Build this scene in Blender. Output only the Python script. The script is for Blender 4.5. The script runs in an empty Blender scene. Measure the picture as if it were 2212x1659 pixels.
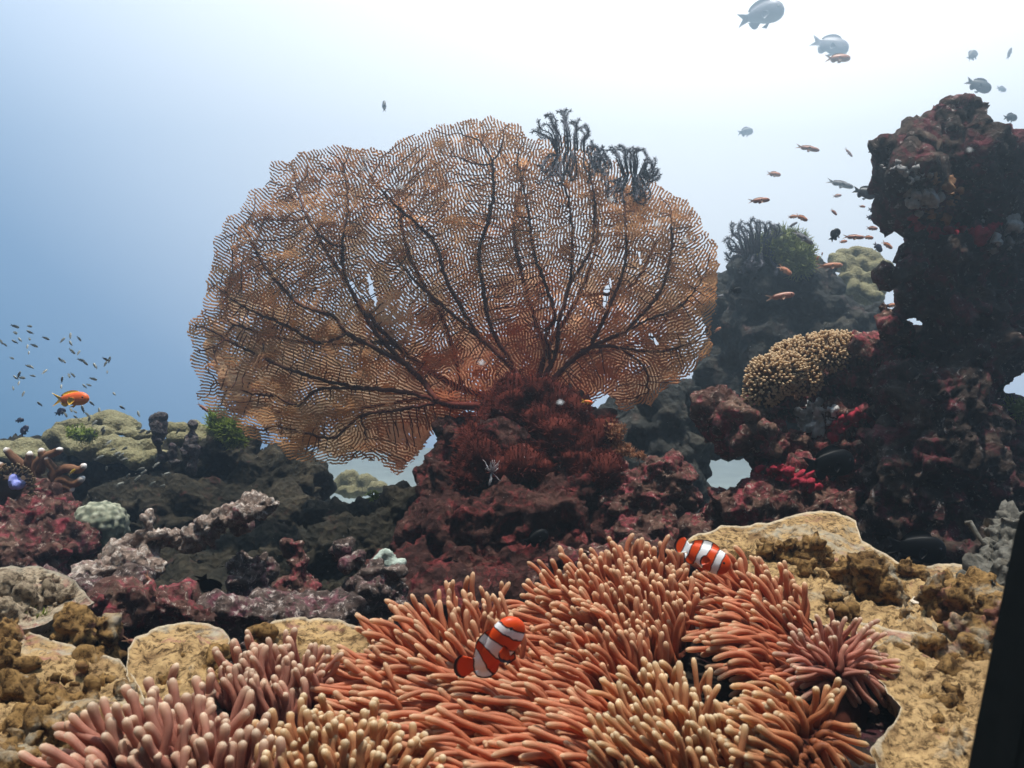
import bpy, bmesh, math, random
import numpy as np
from mathutils import Vector, Matrix, Euler
from mathutils.kdtree import KDTree
from mathutils.geometry import delaunay_2d_cdt

random.seed(7)
RNG = np.random.default_rng(7)
SC = bpy.context.scene
COL = SC.collection
R = math.radians

# ------------------------------------------------------------------ camera, sky, sun, exposure
cam_d = bpy.data.cameras.new("camera")
cam = bpy.data.objects.new("camera", cam_d)
COL.objects.link(cam)
cam.location = (0, 0, 0)
cam.rotation_euler = (R(90), 0, 0)
cam_d.sensor_width = 36
cam_d.lens = 18 / math.tan(R(30))
cam_d.clip_start = 0.02
cam_d.clip_end = 300
cam_d.dof.use_dof = True
cam_d.dof.focus_distance = 1.6
cam_d.dof.aperture_fstop = 15.0
SC.camera = cam

SUN_EL, SUN_AZ = 86.0, 172.0            # azimuth measured from +Y towards +X
GLOW_EL, GLOW_AZ = 42.0, 17.0
def dirv(el, az):
    return Vector((math.sin(R(az)) * math.cos(R(el)), math.cos(R(az)) * math.cos(R(el)), math.sin(R(el))))

W = bpy.data.worlds.new("World")
SC.world = W
W.use_nodes = True
nt = W.node_tree
nt.nodes.clear()
out = nt.nodes.new("ShaderNodeOutputWorld")
bg = nt.nodes.new("ShaderNodeBackground")
tc = nt.nodes.new("ShaderNodeTexCoord")
nrm = nt.nodes.new("ShaderNodeVectorMath"); nrm.operation = 'NORMALIZE'
dot = nt.nodes.new("ShaderNodeVectorMath"); dot.operation = 'DOT_PRODUCT'
dot.inputs[1].default_value = dirv(GLOW_EL, GLOW_AZ)
mr = nt.nodes.new("ShaderNodeMapRange")
mr.inputs[1].default_value = -1; mr.inputs[2].default_value = 1
rp = nt.nodes.new("ShaderNodeValToRGB")
el = rp.color_ramp.elements
el[0].position = 0.0; el[0].color = (.022, .021, .019, 1)
el[1].position = 1.0; el[1].color = (1.5, 1.45, 1.3, 1)
for p, c in ((.45, (.036, .039, .038)), (.66, (.115, .225, .35)), (.745, (.135, .30, .50)), (.80, (.235, .375, .565)),
             (.855, (.57, .66, .79)), (.90, (.80, .83, .88)), (.945, (1.0, .98, .96))):
    e = el.new(p); e.color = (*c, 1)
nt.links.new(tc.outputs['Generated'], nrm.inputs[0])
nt.links.new(nrm.outputs[0], dot.inputs[0])
nt.links.new(dot.outputs['Value'], mr.inputs[0])
nt.links.new(mr.outputs[0], rp.inputs[0])
nt.links.new(rp.outputs[0], bg.inputs[0])
nt.links.new(bg.outputs[0], out.inputs[0])
bg.inputs[1].default_value = 1.2

sun_d = bpy.data.lights.new("sun", 'SUN')
sun_d.energy = 5.0
sun_d.angle = R(2.0)
sun_d.color = (1.0, .95, .85)
sun = bpy.data.objects.new("sun", sun_d)
COL.objects.link(sun)
sun.rotation_euler = dirv(SUN_EL, SUN_AZ).to_track_quat('Z', 'Y').to_euler()

SC.view_settings.view_transform = 'Standard'
SC.view_settings.look = 'None'
SC.view_settings.exposure = 0.5
SC.view_settings.gamma = 1.0
cy = SC.cycles
cy.use_denoising = True
cy.max_bounces = 6
cy.diffuse_bounces = 3
cy.transmission_bounces = 4
cy.volume_bounces = 0
cy.transparent_max_bounces = 8
cy.sample_clamp_indirect = 4.0

# ------------------------------------------------------------------ helpers
F = 1106 / math.tan(R(30))
def at(px, py, Y):
    """point seen at (px, py) of the 2212x1659 view, Y metres ahead"""
    return Vector(((px - 1106) / F * Y, Y, (829.5 - py) / F * Y))

def tag(o, label, cat, group=None, kind=None):
    o["label"] = label; o["category"] = cat
    if group: o["group"] = group
    if kind: o["kind"] = kind
    return o

def empty(name, loc):
    o = bpy.data.objects.new(name, None)
    o.empty_display_size = .02
    COL.objects.link(o); o.location = loc
    return o

def mesh_obj(name, V, Fc, mat, parent=None, loc=None, smooth=True, attrs=None):
    """V in world coords; origin goes to loc (default: centre of the base of the bounds)"""
    V = np.asarray(V, dtype=float).reshape(-1, 3)
    if loc is None:
        loc = parent.location.copy() if parent is not None and parent.parent is None else None
    if loc is None:
        mn, mx = V.min(0), V.max(0)
        loc = Vector(((mn[0] + mx[0]) / 2, (mn[1] + mx[1]) / 2, mn[2]))
    me = bpy.data.meshes.new(name)
    me.from_pydata((V - np.array(loc)).tolist(), [], Fc if isinstance(Fc, list) else Fc.tolist())
    if smooth:
        me.polygons.foreach_set("use_smooth", [True] * len(me.polygons))
    for k, a in (attrs or {}).items():
        at_ = me.attributes.new(k, 'FLOAT', 'POINT')
        at_.data.foreach_set("value", np.asarray(a, dtype=np.float32))
    me.update()
    if mat: me.materials.append(mat)
    o = bpy.data.objects.new(name, me)
    COL.objects.link(o)
    if parent is not None:
        o.parent = parent
        o.location = Vector(loc) - world_loc(parent)
    else:
        o.location = loc
    return o

def world_loc(o):
    v = Vector((0, 0, 0))
    while o is not None:
        v += o.location; o = o.parent
    return v

# --- numpy noise
def _h(i, j, k, s):
    i = i.astype(np.uint32); j = j.astype(np.uint32); k = k.astype(np.uint32)
    n = i * np.uint32(374761393) + j * np.uint32(668265263) + k * np.uint32(2147483647) + np.uint32((s * 974711 + 13) & 0xffffffff)
    n = (n ^ (n >> np.uint32(13))) * np.uint32(1274126177)
    n = (n ^ (n >> np.uint32(16))) * np.uint32(2246822519)
    return ((n ^ (n >> np.uint32(15))) & np.uint32(0xffffff)).astype(np.float64) / 0xffffff
def vnoise(P, s=0):
    I = np.floor(P).astype(np.int64); f = P - I; f = f * f * (3 - 2 * f)
    r = 0
    for a in (0, 1):
        for b in (0, 1):
            for c in (0, 1):
                w = (f[:, 0] if a else 1 - f[:, 0]) * (f[:, 1] if b else 1 - f[:, 1]) * (f[:, 2] if c else 1 - f[:, 2])
                r = r + w * _h(I[:, 0] + a, I[:, 1] + b, I[:, 2] + c, s)
    return r * 2 - 1
def fbm(P, s=0, o=3):
    r, a = 0, 1.0
    for k in range(o):
        r = r + a * vnoise(P * (2 ** k) + 17.3 * k, s + k); a *= .5
    return r
def worley(P, s=0):
    I = np.floor(P).astype(np.int64); best = np.full(len(P), 9.0)
    for a in (-1, 0, 1):
        for b in (-1, 0, 1):
            for c in (-1, 0, 1):
                J = I + np.array((a, b, c))
                Q = J + np.stack([_h(J[:, 0], J[:, 1], J[:, 2], s + t) for t in (1, 2, 3)], 1)
                best = np.minimum(best, ((P - Q) ** 2).sum(1))
    return np.sqrt(best)

# --- materials
def mat_base(name):
    m = bpy.data.materials.new(name); m.use_nodes = True
    return m, m.node_tree, m.node_tree.nodes["Principled BSDF"]
def ramp(nt, stops, interp='LINEAR'):
    n = nt.nodes.new("ShaderNodeValToRGB"); n.color_ramp.interpolation = interp
    e = n.color_ramp.elements
    e[0].position, e[0].color = stops[0][0], (*stops[0][1], 1)
    e[1].position, e[1].color = stops[-1][0], (*stops[-1][1], 1)
    for p, c in stops[1:-1]:
        x = e.new(p); x.color = (*c, 1)
    return n
def noise_n(nt, scale, detail=6, rough=.6, vec=None, dist=0):
    n = nt.nodes.new("ShaderNodeTexNoise")
    n.inputs['Scale'].default_value = scale; n.inputs['Detail'].default_value = detail
    n.inputs['Roughness'].default_value = rough; n.inputs['Distortion'].default_value = dist
    if vec: nt.links.new(vec, n.inputs['Vector'])
    return n
def mixc(nt, fac, a, b, mode='MIX'):
    n = nt.nodes.new("ShaderNodeMix"); n.data_type = 'RGBA'; n.blend_type = mode
    if isinstance(fac, float): n.inputs[0].default_value = fac
    else: nt.links.new(fac, n.inputs[0])
    for i, v in ((6, a), (7, b)):
        if isinstance(v, tuple): n.inputs[i].default_value = (*v, 1)
        else: nt.links.new(v, n.inputs[i])
    return n.outputs[2]

def rock_mat(name, body, crust, pale, scale=9, bump=.012, crust_amt=.5, pale_amt=.6, fine=90):
    """encrusted rock: body tones, patches of coralline crust, pale specks"""
    m, nt, b = mat_base(name)
    tc = nt.nodes.new("ShaderNodeTexCoord"); v = tc.outputs['Object']
    n1 = noise_n(nt, scale, 7, .65, v, .4)
    c1 = ramp(nt, [(.3, body[0]), (.5, body[1]), (.7, body[2])]); nt.links.new(n1.outputs[0], c1.inputs[0])
    n2 = noise_n(nt, scale * 1.7, 8, .7, v, .8)
    k2 = ramp(nt, [(crust_amt, (0, 0, 0)), (crust_amt + .10, (1, 1, 1))]); nt.links.new(n2.outputs[0], k2.inputs[0])
    n2b = noise_n(nt, scale * 5, 4, .6, v)
    c2 = ramp(nt, [(.35, crust[0]), (.65, crust[1])]); nt.links.new(n2b.outputs[0], c2.inputs[0])
    col = mixc(nt, k2.outputs[0], c1.outputs[0], c2.outputs[0])
    n3 = noise_n(nt, fine, 5, .75, v, .5)
    k3 = ramp(nt, [(pale_amt, (0, 0, 0)), (pale_amt + .1, (1, 1, 1))]); nt.links.new(n3.outputs[0], k3.inputs[0])
    col = mixc(nt, k3.outputs[0], col, pale)
    n4 = noise_n(nt, fine * .8, 6, .8, v)
    k4 = ramp(nt, [(.3, (.45, .45, .45)), (.6, (1.1, 1.1, 1.1))]); nt.links.new(n4.outputs[0], k4.inputs[0])
    col = mixc(nt, 1.0, col, k4.outputs[0], 'MULTIPLY')
    nt.links.new(col, b.inputs['Base Color'])
    b.inputs['Roughness'].default_value = .85
    b.inputs['Specular IOR Level'].default_value = .15
    vo = nt.nodes.new("ShaderNodeTexVoronoi"); vo.inputs['Scale'].default_value = fine * .9
    nt.links.new(v, vo.inputs['Vector'])
    add = nt.nodes.new("ShaderNodeMath"); add.operation = 'ADD'
    nt.links.new(n4.outputs[0], add.inputs[0]); nt.links.new(vo.outputs['Distance'], add.inputs[1])
    bp = nt.nodes.new("ShaderNodeBump"); bp.inputs['Strength'].default_value = .9; bp.inputs['Distance'].default_value = bump
    nt.links.new(add.outputs[0], bp.inputs['Height']); nt.links.new(bp.outputs[0], b.inputs['Normal'])
    return m

def flesh_mat(name, stops, attr='t', rough=.5, trans=.35, spec=.25, noise_amt=.15, noise_scale=60):
    """soft tissue coloured along an attribute, letting light through"""
    m, nt, b = mat_base(name)
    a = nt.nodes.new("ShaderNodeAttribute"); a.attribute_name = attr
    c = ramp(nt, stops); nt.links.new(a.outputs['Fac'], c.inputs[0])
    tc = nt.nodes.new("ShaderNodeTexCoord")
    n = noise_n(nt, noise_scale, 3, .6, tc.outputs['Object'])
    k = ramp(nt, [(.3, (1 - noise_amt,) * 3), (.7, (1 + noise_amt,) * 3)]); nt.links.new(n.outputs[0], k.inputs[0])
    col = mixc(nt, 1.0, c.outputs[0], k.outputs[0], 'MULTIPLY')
    nt.links.new(col, b.inputs['Base Color'])
    b.inputs['Roughness'].default_value = rough; b.inputs['Specular IOR Level'].default_value = spec
    tr = nt.nodes.new("ShaderNodeBsdfTranslucent"); nt.links.new(col, tr.inputs[0])
    mx = nt.nodes.new("ShaderNodeMixShader"); mx.inputs[0].default_value = trans
    nt.links.new(b.outputs[0], mx.inputs[1]); nt.links.new(tr.outputs[0], mx.inputs[2])
    nt.links.new(mx.outputs[0], nt.nodes["Material Output"].inputs[0])
    return m

def plain_mat(name, c1, c2, scale=40, rough=.6, spec=.3, bump=0):
    m, nt, b = mat_base(name)
    tc = nt.nodes.new("ShaderNodeTexCoord")
    n = noise_n(nt, scale, 4, .6, tc.outputs['Object'])
    c = ramp(nt, [(.3, c1), (.7, c2)]); nt.links.new(n.outputs[0], c.inputs[0])
    nt.links.new(c.outputs[0], b.inputs['Base Color'])
    b.inputs['Roughness'].default_value = rough; b.inputs['Specular IOR Level'].default_value = spec
    if bump:
        bp = nt.nodes.new("ShaderNodeBump"); bp.inputs['Distance'].default_value = bump
        nt.links.new(n.outputs[0], bp.inputs['Height']); nt.links.new(bp.outputs[0], b.inputs['Normal'])
    return m

# --- lumps -> one remeshed, roughened body
def lump_mesh(lumps, voxel):
    bm = bmesh.new()
    for L in lumps:
        px, py, Y, rx, rz = L[:5]
        ry = L[5] if len(L) > 5 and L[5] else (rx + rz) / 2 * Y / F
        tilt = L[6] if len(L) > 6 else 0
        M = Matrix.Translation(at(px, py, Y)) @ Matrix.Rotation(R(-tilt), 4, 'Y') @ Matrix.Diagonal((rx * Y / F, ry, rz * Y / F, 1))
        bmesh.ops.create_icosphere(bm, subdivisions=3, radius=1, matrix=M)
    me = bpy.data.meshes.new("tmp"); bm.to_mesh(me); bm.free()
    o = bpy.data.objects.new("tmp", me); COL.objects.link(o)
    md = o.modifiers.new("r", 'REMESH'); md.mode = 'VOXEL'; md.voxel_size = voxel
    dg = bpy.context.evaluated_depsgraph_get(); dg.update()
    ev = o.evaluated_get(dg); m2 = ev.to_mesh()
    n = len(m2.vertices)
    V = np.empty(n * 3); m2.vertices.foreach_get("co", V)
    N = np.empty(n * 3); m2.vertices.foreach_get("normal", N)
    Fc = [tuple(p.vertices) for p in m2.polygons]
    ev.to_mesh_clear()
    bpy.data.objects.remove(o); bpy.data.meshes.remove(me)
    return V.reshape(-1, 3), N.reshape(-1, 3), Fc

def blob(name, lumps, mat, voxel=.008, big=(.03, 9), mid=(.012, 28), small=(.006, 70), pit=(.0, 40), parent=None, seed=1, crag=None):
    V, N, Fc = lump_mesh(lumps, voxel)
    d = big[0] * fbm(V * big[1], seed, 2) + mid[0] * fbm(V * mid[1], seed + 5, 2) + small[0] * vnoise(V * small[1], seed + 9)
    if crag is None: crag = .9 if pit[0] else 0
    if crag:   # sharp creases and ridges
        d = d + crag * mid[0] * 1.2 * (.55 - np.abs(vnoise(V * mid[1] * .8, seed + 21)) * 2) + crag * small[0] * 1.3 * (.5 - np.abs(vnoise(V * small[1] * 1.3, seed + 22)) * 2)
    if pit[0]: d = d + pit[0] * (.5 - worley(V * pit[1], seed + 3))
    d = d - d.mean()
    return mesh_obj(name, V + N * d[:, None], Fc, mat, parent)

# --- tubes along paths
def tube(path, radii, sides=8, cap=True):
    P = [Vector(p) for p in path]; n = len(P)
    V, Fc, T = [], [], []
    up = Vector((.31, -.9, .3)).normalized()
    for i in range(n):
        d = (P[min(i + 1, n - 1)] - P[max(i - 1, 0)])
        if d.length < 1e-9: d = Vector((0, 0, 1))
        d.normalize()
        s = d.cross(up)
        if s.length < 1e-4: s = d.cross(Vector((1, 0, 0)))
        s.normalize(); q = d.cross(s)
        for k in range(sides):
            a = 2 * math.pi * k / sides
            V.append(P[i] + (s * math.cos(a) + q * math.sin(a)) * radii[i]); T.append(i / (n - 1))
    for i in range(n - 1):
        for k in range(sides):
            k2 = (k + 1) % sides
            Fc.append((i * sides + k, i * sides + k2, (i + 1) * sides + k2, (i + 1) * sides + k))
    if cap:
        Fc.append(tuple(range(sides - 1, -1, -1))); Fc.append(tuple((n - 1) * sides + k for k in range(sides)))
    return V, Fc, T
class MB:
    def __init__(s): s.V, s.F, s.T = [], [], []
    def add(s, V, Fc, T=None):
        o = len(s.V); s.V += [tuple(v) for v in V]; s.F += [tuple(i + o for i in f) for f in Fc]
        s.T += list(T) if T is not None else [0] * len(V)
    def build(s, name, mat, parent=None, loc=None, smooth=True, attr='t'):
        return mesh_obj(name, s.V, s.F, mat, parent, loc, smooth, {attr: s.T})
def resample(pts, step):
    out_ = []
    for a, b in zip(pts[:-1], pts[1:]):
        L = math.dist(a, b); n = max(1, round(L / step))
        for i in range(n): out_.append(tuple(a[j] + (b[j] - a[j]) * i / n for j in range(len(a))))
    out_.append(tuple(pts[-1])); return out_
def smooth_path(pts, n):
    """Catmull-Rom through pts"""
    P = [np.array(p, float) for p in pts]; P = [2 * P[0] - P[1]] + P + [2 * P[-1] - P[-2]]
    o = []
    m = len(P) - 3
    for i in range(n):
        u = i / (n - 1) * m; k = min(int(u), m - 1); t = u - k
        a, b, c, d = P[k:k + 4]
        o.append(.5 * (2 * b + (c - a) * t + (2 * a - 5 * b + 4 * c - d) * t * t + (3 * b - a - 3 * c + d) * t ** 3))
    return o
def in_poly(x, y, poly):
    c = False; j = len(poly) - 1
    for i in range(len(poly)):
        xi, yi = poly[i]; xj, yj = poly[j]
        if (yi > y) != (yj > y) and x < (xj - xi) * (y - yi) / (yj - yi) + xi: c = not c
        j = i
    return c
def in_poly_np(Q, poly):
    c = np.zeros(len(Q), bool); j = len(poly) - 1
    x, y = Q[:, 0], Q[:, 1]
    for i in range(len(poly)):
        xi, yi = poly[i]; xj, yj = poly[j]
        if yi != yj:
            t = ((yi > y) != (yj > y)) & (x < (xj - xi) * (y - yi) / (yj - yi) + xi); c ^= t
        j = i
    return c

# foreground bed: the plane the plates and anemones sit on
Z0, MS = -.4217, .107
def Yg(py): return -Z0 / (MS + (py - 829.5) / F)

# ------------------------------------------------------------------ setting: sand, reef floor
sand = plain_mat("pale_sand", (.20, .235, .235), (.28, .32, .305), 3, .9, .1, .01)
V, Fc = [], []
xs = np.linspace(-11.5, 11.5, 60); ys = np.linspace(2.5, 15.6, 60)
G = np.array([(x, y, 0) for y in ys for x in xs])
G[:, 2] = -1.15 + .05 * fbm(G * .6, 3, 3)
Fc = [(j * 60 + i, j * 60 + i + 1, (j + 1) * 60 + i + 1, (j + 1) * 60 + i) for j in range(59) for i in range(59)]
o = mesh_obj("seabed", G, Fc, sand); o["kind"] = "structure"

M_floor = rock_mat("reef_floor", [(.012, .010, .008), (.032, .022, .017), (.09, .062, .047)], [(.07, .016, .022), (.13, .05, .055)], (.36, .29, .25), 12, .014, .52, .60, 80)
nx, ny = 480, 400
xs = np.linspace(-2.3, 2.0, nx); ys = np.linspace(.25, 3.6, ny)
G = np.array([(x, y, 0) for y in ys for x in xs])
yy, xx = G[:, 1], G[:, 0]
def sstep(a, b, x):
    t = np.clip((x - a) / (b - a), 0, 1); return t * t * (3 - 2 * t)
near = Z0 + MS * yy - .035
brk = 1.06 + .40 * sstep(.0, .35, xx)
k = sstep(brk - .06, brk + .14, yy)
far = -.47 - .14 * sstep(1.45, 1.7, yy) - .5 * sstep(2.6, 3.5, yy)
G[:, 2] = near * (1 - k) + far * k + .014 * fbm(G * 14, 5, 3) + .028 * fbm(G * 5, 8, 2) * k + k * .030 * (.6 - worley(G * 11, 4)) + k * .018 * (.6 - worley(G * 27, 6))
Fc = [(j * nx + i, j * nx + i + 1, (j + 1) * nx + i + 1, (j + 1) * nx + i) for j in range(ny - 1) for i in range(nx - 1)]
o = mesh_obj("reef_floor", G, Fc, M_floor); o["kind"] = "structure"

# ------------------------------------------------------------------ rocks
M_pillar = rock_mat("pillar_rock", [(.020, .015, .012), (.055, .036, .028), (.14, .095, .072)], [(.10, .016, .024), (.20, .05, .06)], (.42, .37, .35), 10, .014, .50, .58, 60)
M_red = rock_mat("red_rock", [(.05, .025, .02), (.12, .055, .042), (.26, .16, .115)], [(.24, .022, .035), (.38, .10, .11)], (.60, .48, .40), 13, .012, .50, .57, 75)
M_pink = rock_mat("pink_rubble", [(.05, .034, .03), (.12, .08, .066), (.26, .19, .155)], [(.15, .035, .055), (.28, .12, .135)], (.60, .5, .45), 14, .012, .52, .54, 80)
M_dark = rock_mat("dark_reef", [(.014, .014, .010), (.036, .030, .019), (.085, .066, .040)], [(.07, .018, .016), (.11, .045, .036)], (.22, .19, .13), 9, .014, .59, .66, 60)
M_base = rock_mat("fan_rock", [(.028, .011, .009), (.065, .024, .019), (.15, .07, .052)], [(.16, .018, .02), (.26, .06, .055)], (.42, .30, .26), 11, .016, .52, .63, 55)

o = blob("rock_pillar", [
    (2090, 276, 1.80, 44, 66), (2048, 300, 1.80, 44, 40), (2130, 306, 1.82, 40, 42), (2108, 338, 1.80, 76, 70), (2030, 338, 1.80, 62, 48), (1992, 318, 1.78, 30, 28), (1912, 326, 1.76, 36, 24),
    (1950, 372, 1.76, 55, 50), (1975, 420, 1.78, 60, 50), (2060, 400, 1.84, 110, 90), (2195, 352, 1.9, 60, 42), (2200, 420, 1.86, 90, 90),
    (2020, 470, 1.80, 65, 50), (2110, 520, 1.86, 140, 110), (2050, 550, 1.80, 75, 60), (1965, 588, 1.78, 44, 18, .05, 12), (1915, 600, 1.77, 26, 17),
    (2060, 640, 1.84, 108, 90), (2150, 680, 1.90, 95, 120), (2070, 780, 1.86, 115, 120), (2040, 900, 1.82, 125, 130), (2130, 950, 1.9, 80, 140),
    (2020, 1030, 1.80, 150, 130), (2180, 1080, 1.85, 110, 120), (1980, 1150, 1.80, 130, 100), (2120, 1200, 1.75, 150, 100), (1900, 1190, 1.86, 80, 60)],
    M_pillar, .0065, (.030, 9), (.016, 26), (.008, 62), (.018, 24), seed=2)
tag(o, "tall dark rock pillar with a peaked top, the highest rock of the reef", "rock")

o = blob("ledge_rock", [
    (1558, 885, 2.05, 50, 40), (1610, 905, 2.02, 62, 48), (1600, 930, 2.05, 75, 42), (1672, 950, 1.98, 82, 40), (1655, 880, 2.08, 70, 35),
    (1760, 880, 2.1, 75, 45), (1835, 915, 2.0, 70, 58), (1850, 800, 2.02, 60, 42), (1800, 830, 2.1, 70, 45), (1900, 760, 1.96, 55, 35), (1930, 830, 1.95, 60, 90),
    (1655, 985, 2.04, 46, 26), (1720, 975, 2.02, 60, 40), (1800, 960, 2.02, 70, 60), (1850, 1010, 1.95, 60, 60), (1915, 690, 1.92, 28, 34), (1905, 660, 1.92, 22, 25), (1945, 705, 1.9, 30, 26), (1880, 960, 1.98, 60, 50)],
    M_red, .006, (.022, 11), (.014, 30), (.007, 75), (.012, 30), seed=4)
tag(o, "red and pink crusted ledge jutting out beneath the tan bubble coral", "rock")
o = blob("boulder", [
    (1560, 1115, 2.0, 55, 34), (1600, 1085, 2.0, 58, 36), (1655, 1040, 1.98, 48, 36), (1670, 1050, 1.98, 72, 42), (1730, 1040, 1.95, 80, 60), (1800, 1020, 1.95, 60, 50), (1690, 1105, 1.95, 110, 60), (1800, 1110, 1.9, 80, 60), (1520, 1150, 2.0, 45, 40)],
    M_red, .006, (.020, 11), (.014, 30), (.007, 75), (.012, 30), seed=6)
tag(o, "crimson crusted boulder below the ledge and behind the flat tan plate", "boulder")

M_back = rock_mat("back_reef", [(.018, .02, .022), (.04, .04, .036), (.10, .085, .065)], [(.10, .05, .05), (.2, .12, .1)], (.3, .25, .2), 6, .015, .58, .70, 45)
o = blob("reef_outcrop", [
    (1640, 610, 3.6, 78, 75), (1590, 700, 3.6, 60, 90), (1680, 575, 3.65, 62, 50), (1735, 610, 3.6, 50, 55), (1790, 650, 3.55, 75, 52),
    (1860, 690, 3.55, 75, 55), (1640, 780, 3.6, 110, 120), (1780, 800, 3.6, 150, 130), (1880, 830, 3.7, 90, 120), (1600, 905, 3.6, 80, 78), (1720, 920, 3.6, 120, 60),
    (1560, 640, 3.7, 25, 45)],
    M_back, .013, (.06, 5), (.03, 13), (.012, 32), (.025, 13), seed=8)
tag(o, "hazy blue outcrop behind the ledge, with green algae along its top", "rock")
o = blob("reef_outcrop", [(1420, 960, 3.3, 95, 130), (1460, 880, 3.4, 58, 60), (1400, 1080, 3.2, 120, 110), (1485, 1040, 3.3, 50, 110), (1500, 1120, 3.2, 55, 70), (1330, 930, 3.3, 80, 70)],
    M_back, .013, (.05, 5), (.03, 13), (.012, 32), (.02, 13), seed=9)
tag(o, "dark blue shaded outcrop between the sea fan base and the ledge", "rock")

o = blob("fan_rock", [
    (1105, 1010, 2.35, 150, 95), (1010, 1055, 2.35, 105, 95), (1210, 990, 2.38, 120, 85), (1270, 1070, 2.3, 110, 105), (1100, 1130, 2.25, 210, 95),
    (985, 1150, 2.25, 100, 90), (1290, 1160, 2.25, 150, 70), (1180, 910, 2.42, 120, 60), (1010, 950, 2.42, 70, 50), (1150, 1200, 2.2, 250, 60), (900, 1260, 2.1, 110, 60), (1100, 1290, 2.0, 220, 60), (1380, 1260, 2.0, 150, 60), (1490, 1240, 1.95, 70, 50)],
    M_base, .008, (.035, 8), (.018, 22), (.010, 55), (.018, 20), seed=11)
tag(o, "dark maroon rock mound that the sea fan grows from", "rock")
o = blob("boulder", [(1432, 1030, 2.2, 55, 52), (1425, 1090, 2.2, 68, 80), (1370, 1060, 2.2, 55, 50), (1340, 1100, 2.2, 55, 50), (1400, 1150, 2.15, 90, 50), (1330, 1010, 2.28, 30, 40)],
    M_red, .006, (.018, 11), (.014, 30), (.007, 75), (.012, 30), seed=12)
tag(o, "round topped boulder with pink crust just beside the fan's rock", "boulder")

o = blob("reef_ridge", [
    (580, 1040, 2.9, 115, 65), (660, 1055, 2.9, 42, 48), (500, 1005, 2.95, 60, 75), (480, 950, 3.0, 35, 40), (350, 1040, 2.95, 150, 75), (170, 1060, 3.0, 170, 75), (440, 1110, 2.8, 240, 80),
    (600, 1120, 2.7, 90, 60), (30, 1060, 3.0, 120, 70), (250, 1150, 2.75, 260, 60), (300, 1240, 2.55, 320, 80), (600, 1230, 2.5, 240, 90), (100, 1240, 2.5, 200, 70), (760, 1300, 2.2, 160, 70), (480, 1310, 2.2, 260, 60), (300, 985, 3.05, 110, 30), (130, 975, 3.05, 110, 30), (20, 985, 3.05, 90, 24)],
    M_dark, .010, (.04, 6), (.02, 18), (.010, 45), (.02, 16), seed=14)
tag(o, "long dark reef ridge under the olive corals beside the sea fan", "rock")
o = blob("reef_ridge", [(720, 1140, 2.45, 60, 42), (790, 1120, 2.5, 70, 40), (860, 1120, 2.45, 60, 60), (800, 1180, 2.4, 120, 60), (700, 1200, 2.3, 70, 50)],
    M_dark, .008, (.03, 8), (.018, 22), (.010, 55), (.018, 20), seed=15)
tag(o, "low dark hump below the pale gap in front of the sand", "rock")

o = blob("boulder", [(20, 1090, 2.05, 80, 50), (60, 1130, 2.0, 90, 60), (120, 1180, 1.95, 80, 50), (40, 1200, 1.9, 110, 60), (150, 1120, 2.05, 25, 30), (130, 1095, 2.1, 18, 18)],
    M_red, .006, (.02, 11), (.014, 30), (.007, 75), (.012, 30), seed=16)
tag(o, "dark red crusted boulder below the branching coral with white tips", "boulder")

# dead branch of coral, crusted pink
mbp = [(190, 1240, 1.75), (240, 1205, 1.76), (290, 1178, 1.77), (335, 1160, 1.78), (385, 1172, 1.78), (430, 1160, 1.74), (470, 1128, 1.73), (515, 1108, 1.72), (572, 1092, 1.71)]
lum = []
for i, (a, b, c) in enumerate(smooth_path(mbp, 26)):
    lum.append((a, b, c, 30 - i * .2 + random.uniform(-5, 5), 23 - i * .1 + random.uniform(-3, 4)))
M_deadb = rock_mat("dead_branch", [(.16, .11, .085), (.34, .24, .19), (.52, .42, .35)], [(.30, .10, .11), (.50, .28, .27)], (.78, .68, .6), 14, .012, .54, .52, 80)
lum += [(322, 1135, 1.78, 17, 20), (318, 1120, 1.78, 15, 14), (350, 1160, 1.76, 22, 20), (225, 1235, 1.72, 34, 24), (300, 1215, 1.74, 60, 30), (520, 1122, 1.78, 26, 22)]
o = blob("dead_coral_branch", lum, M_deadb, .0045, (.010, 16), (.009, 40), (.005, 95), (.008, 45), seed=17)
tag(o, "long dead coral branch with pink crust and an upturned end", "dead coral")

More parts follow.
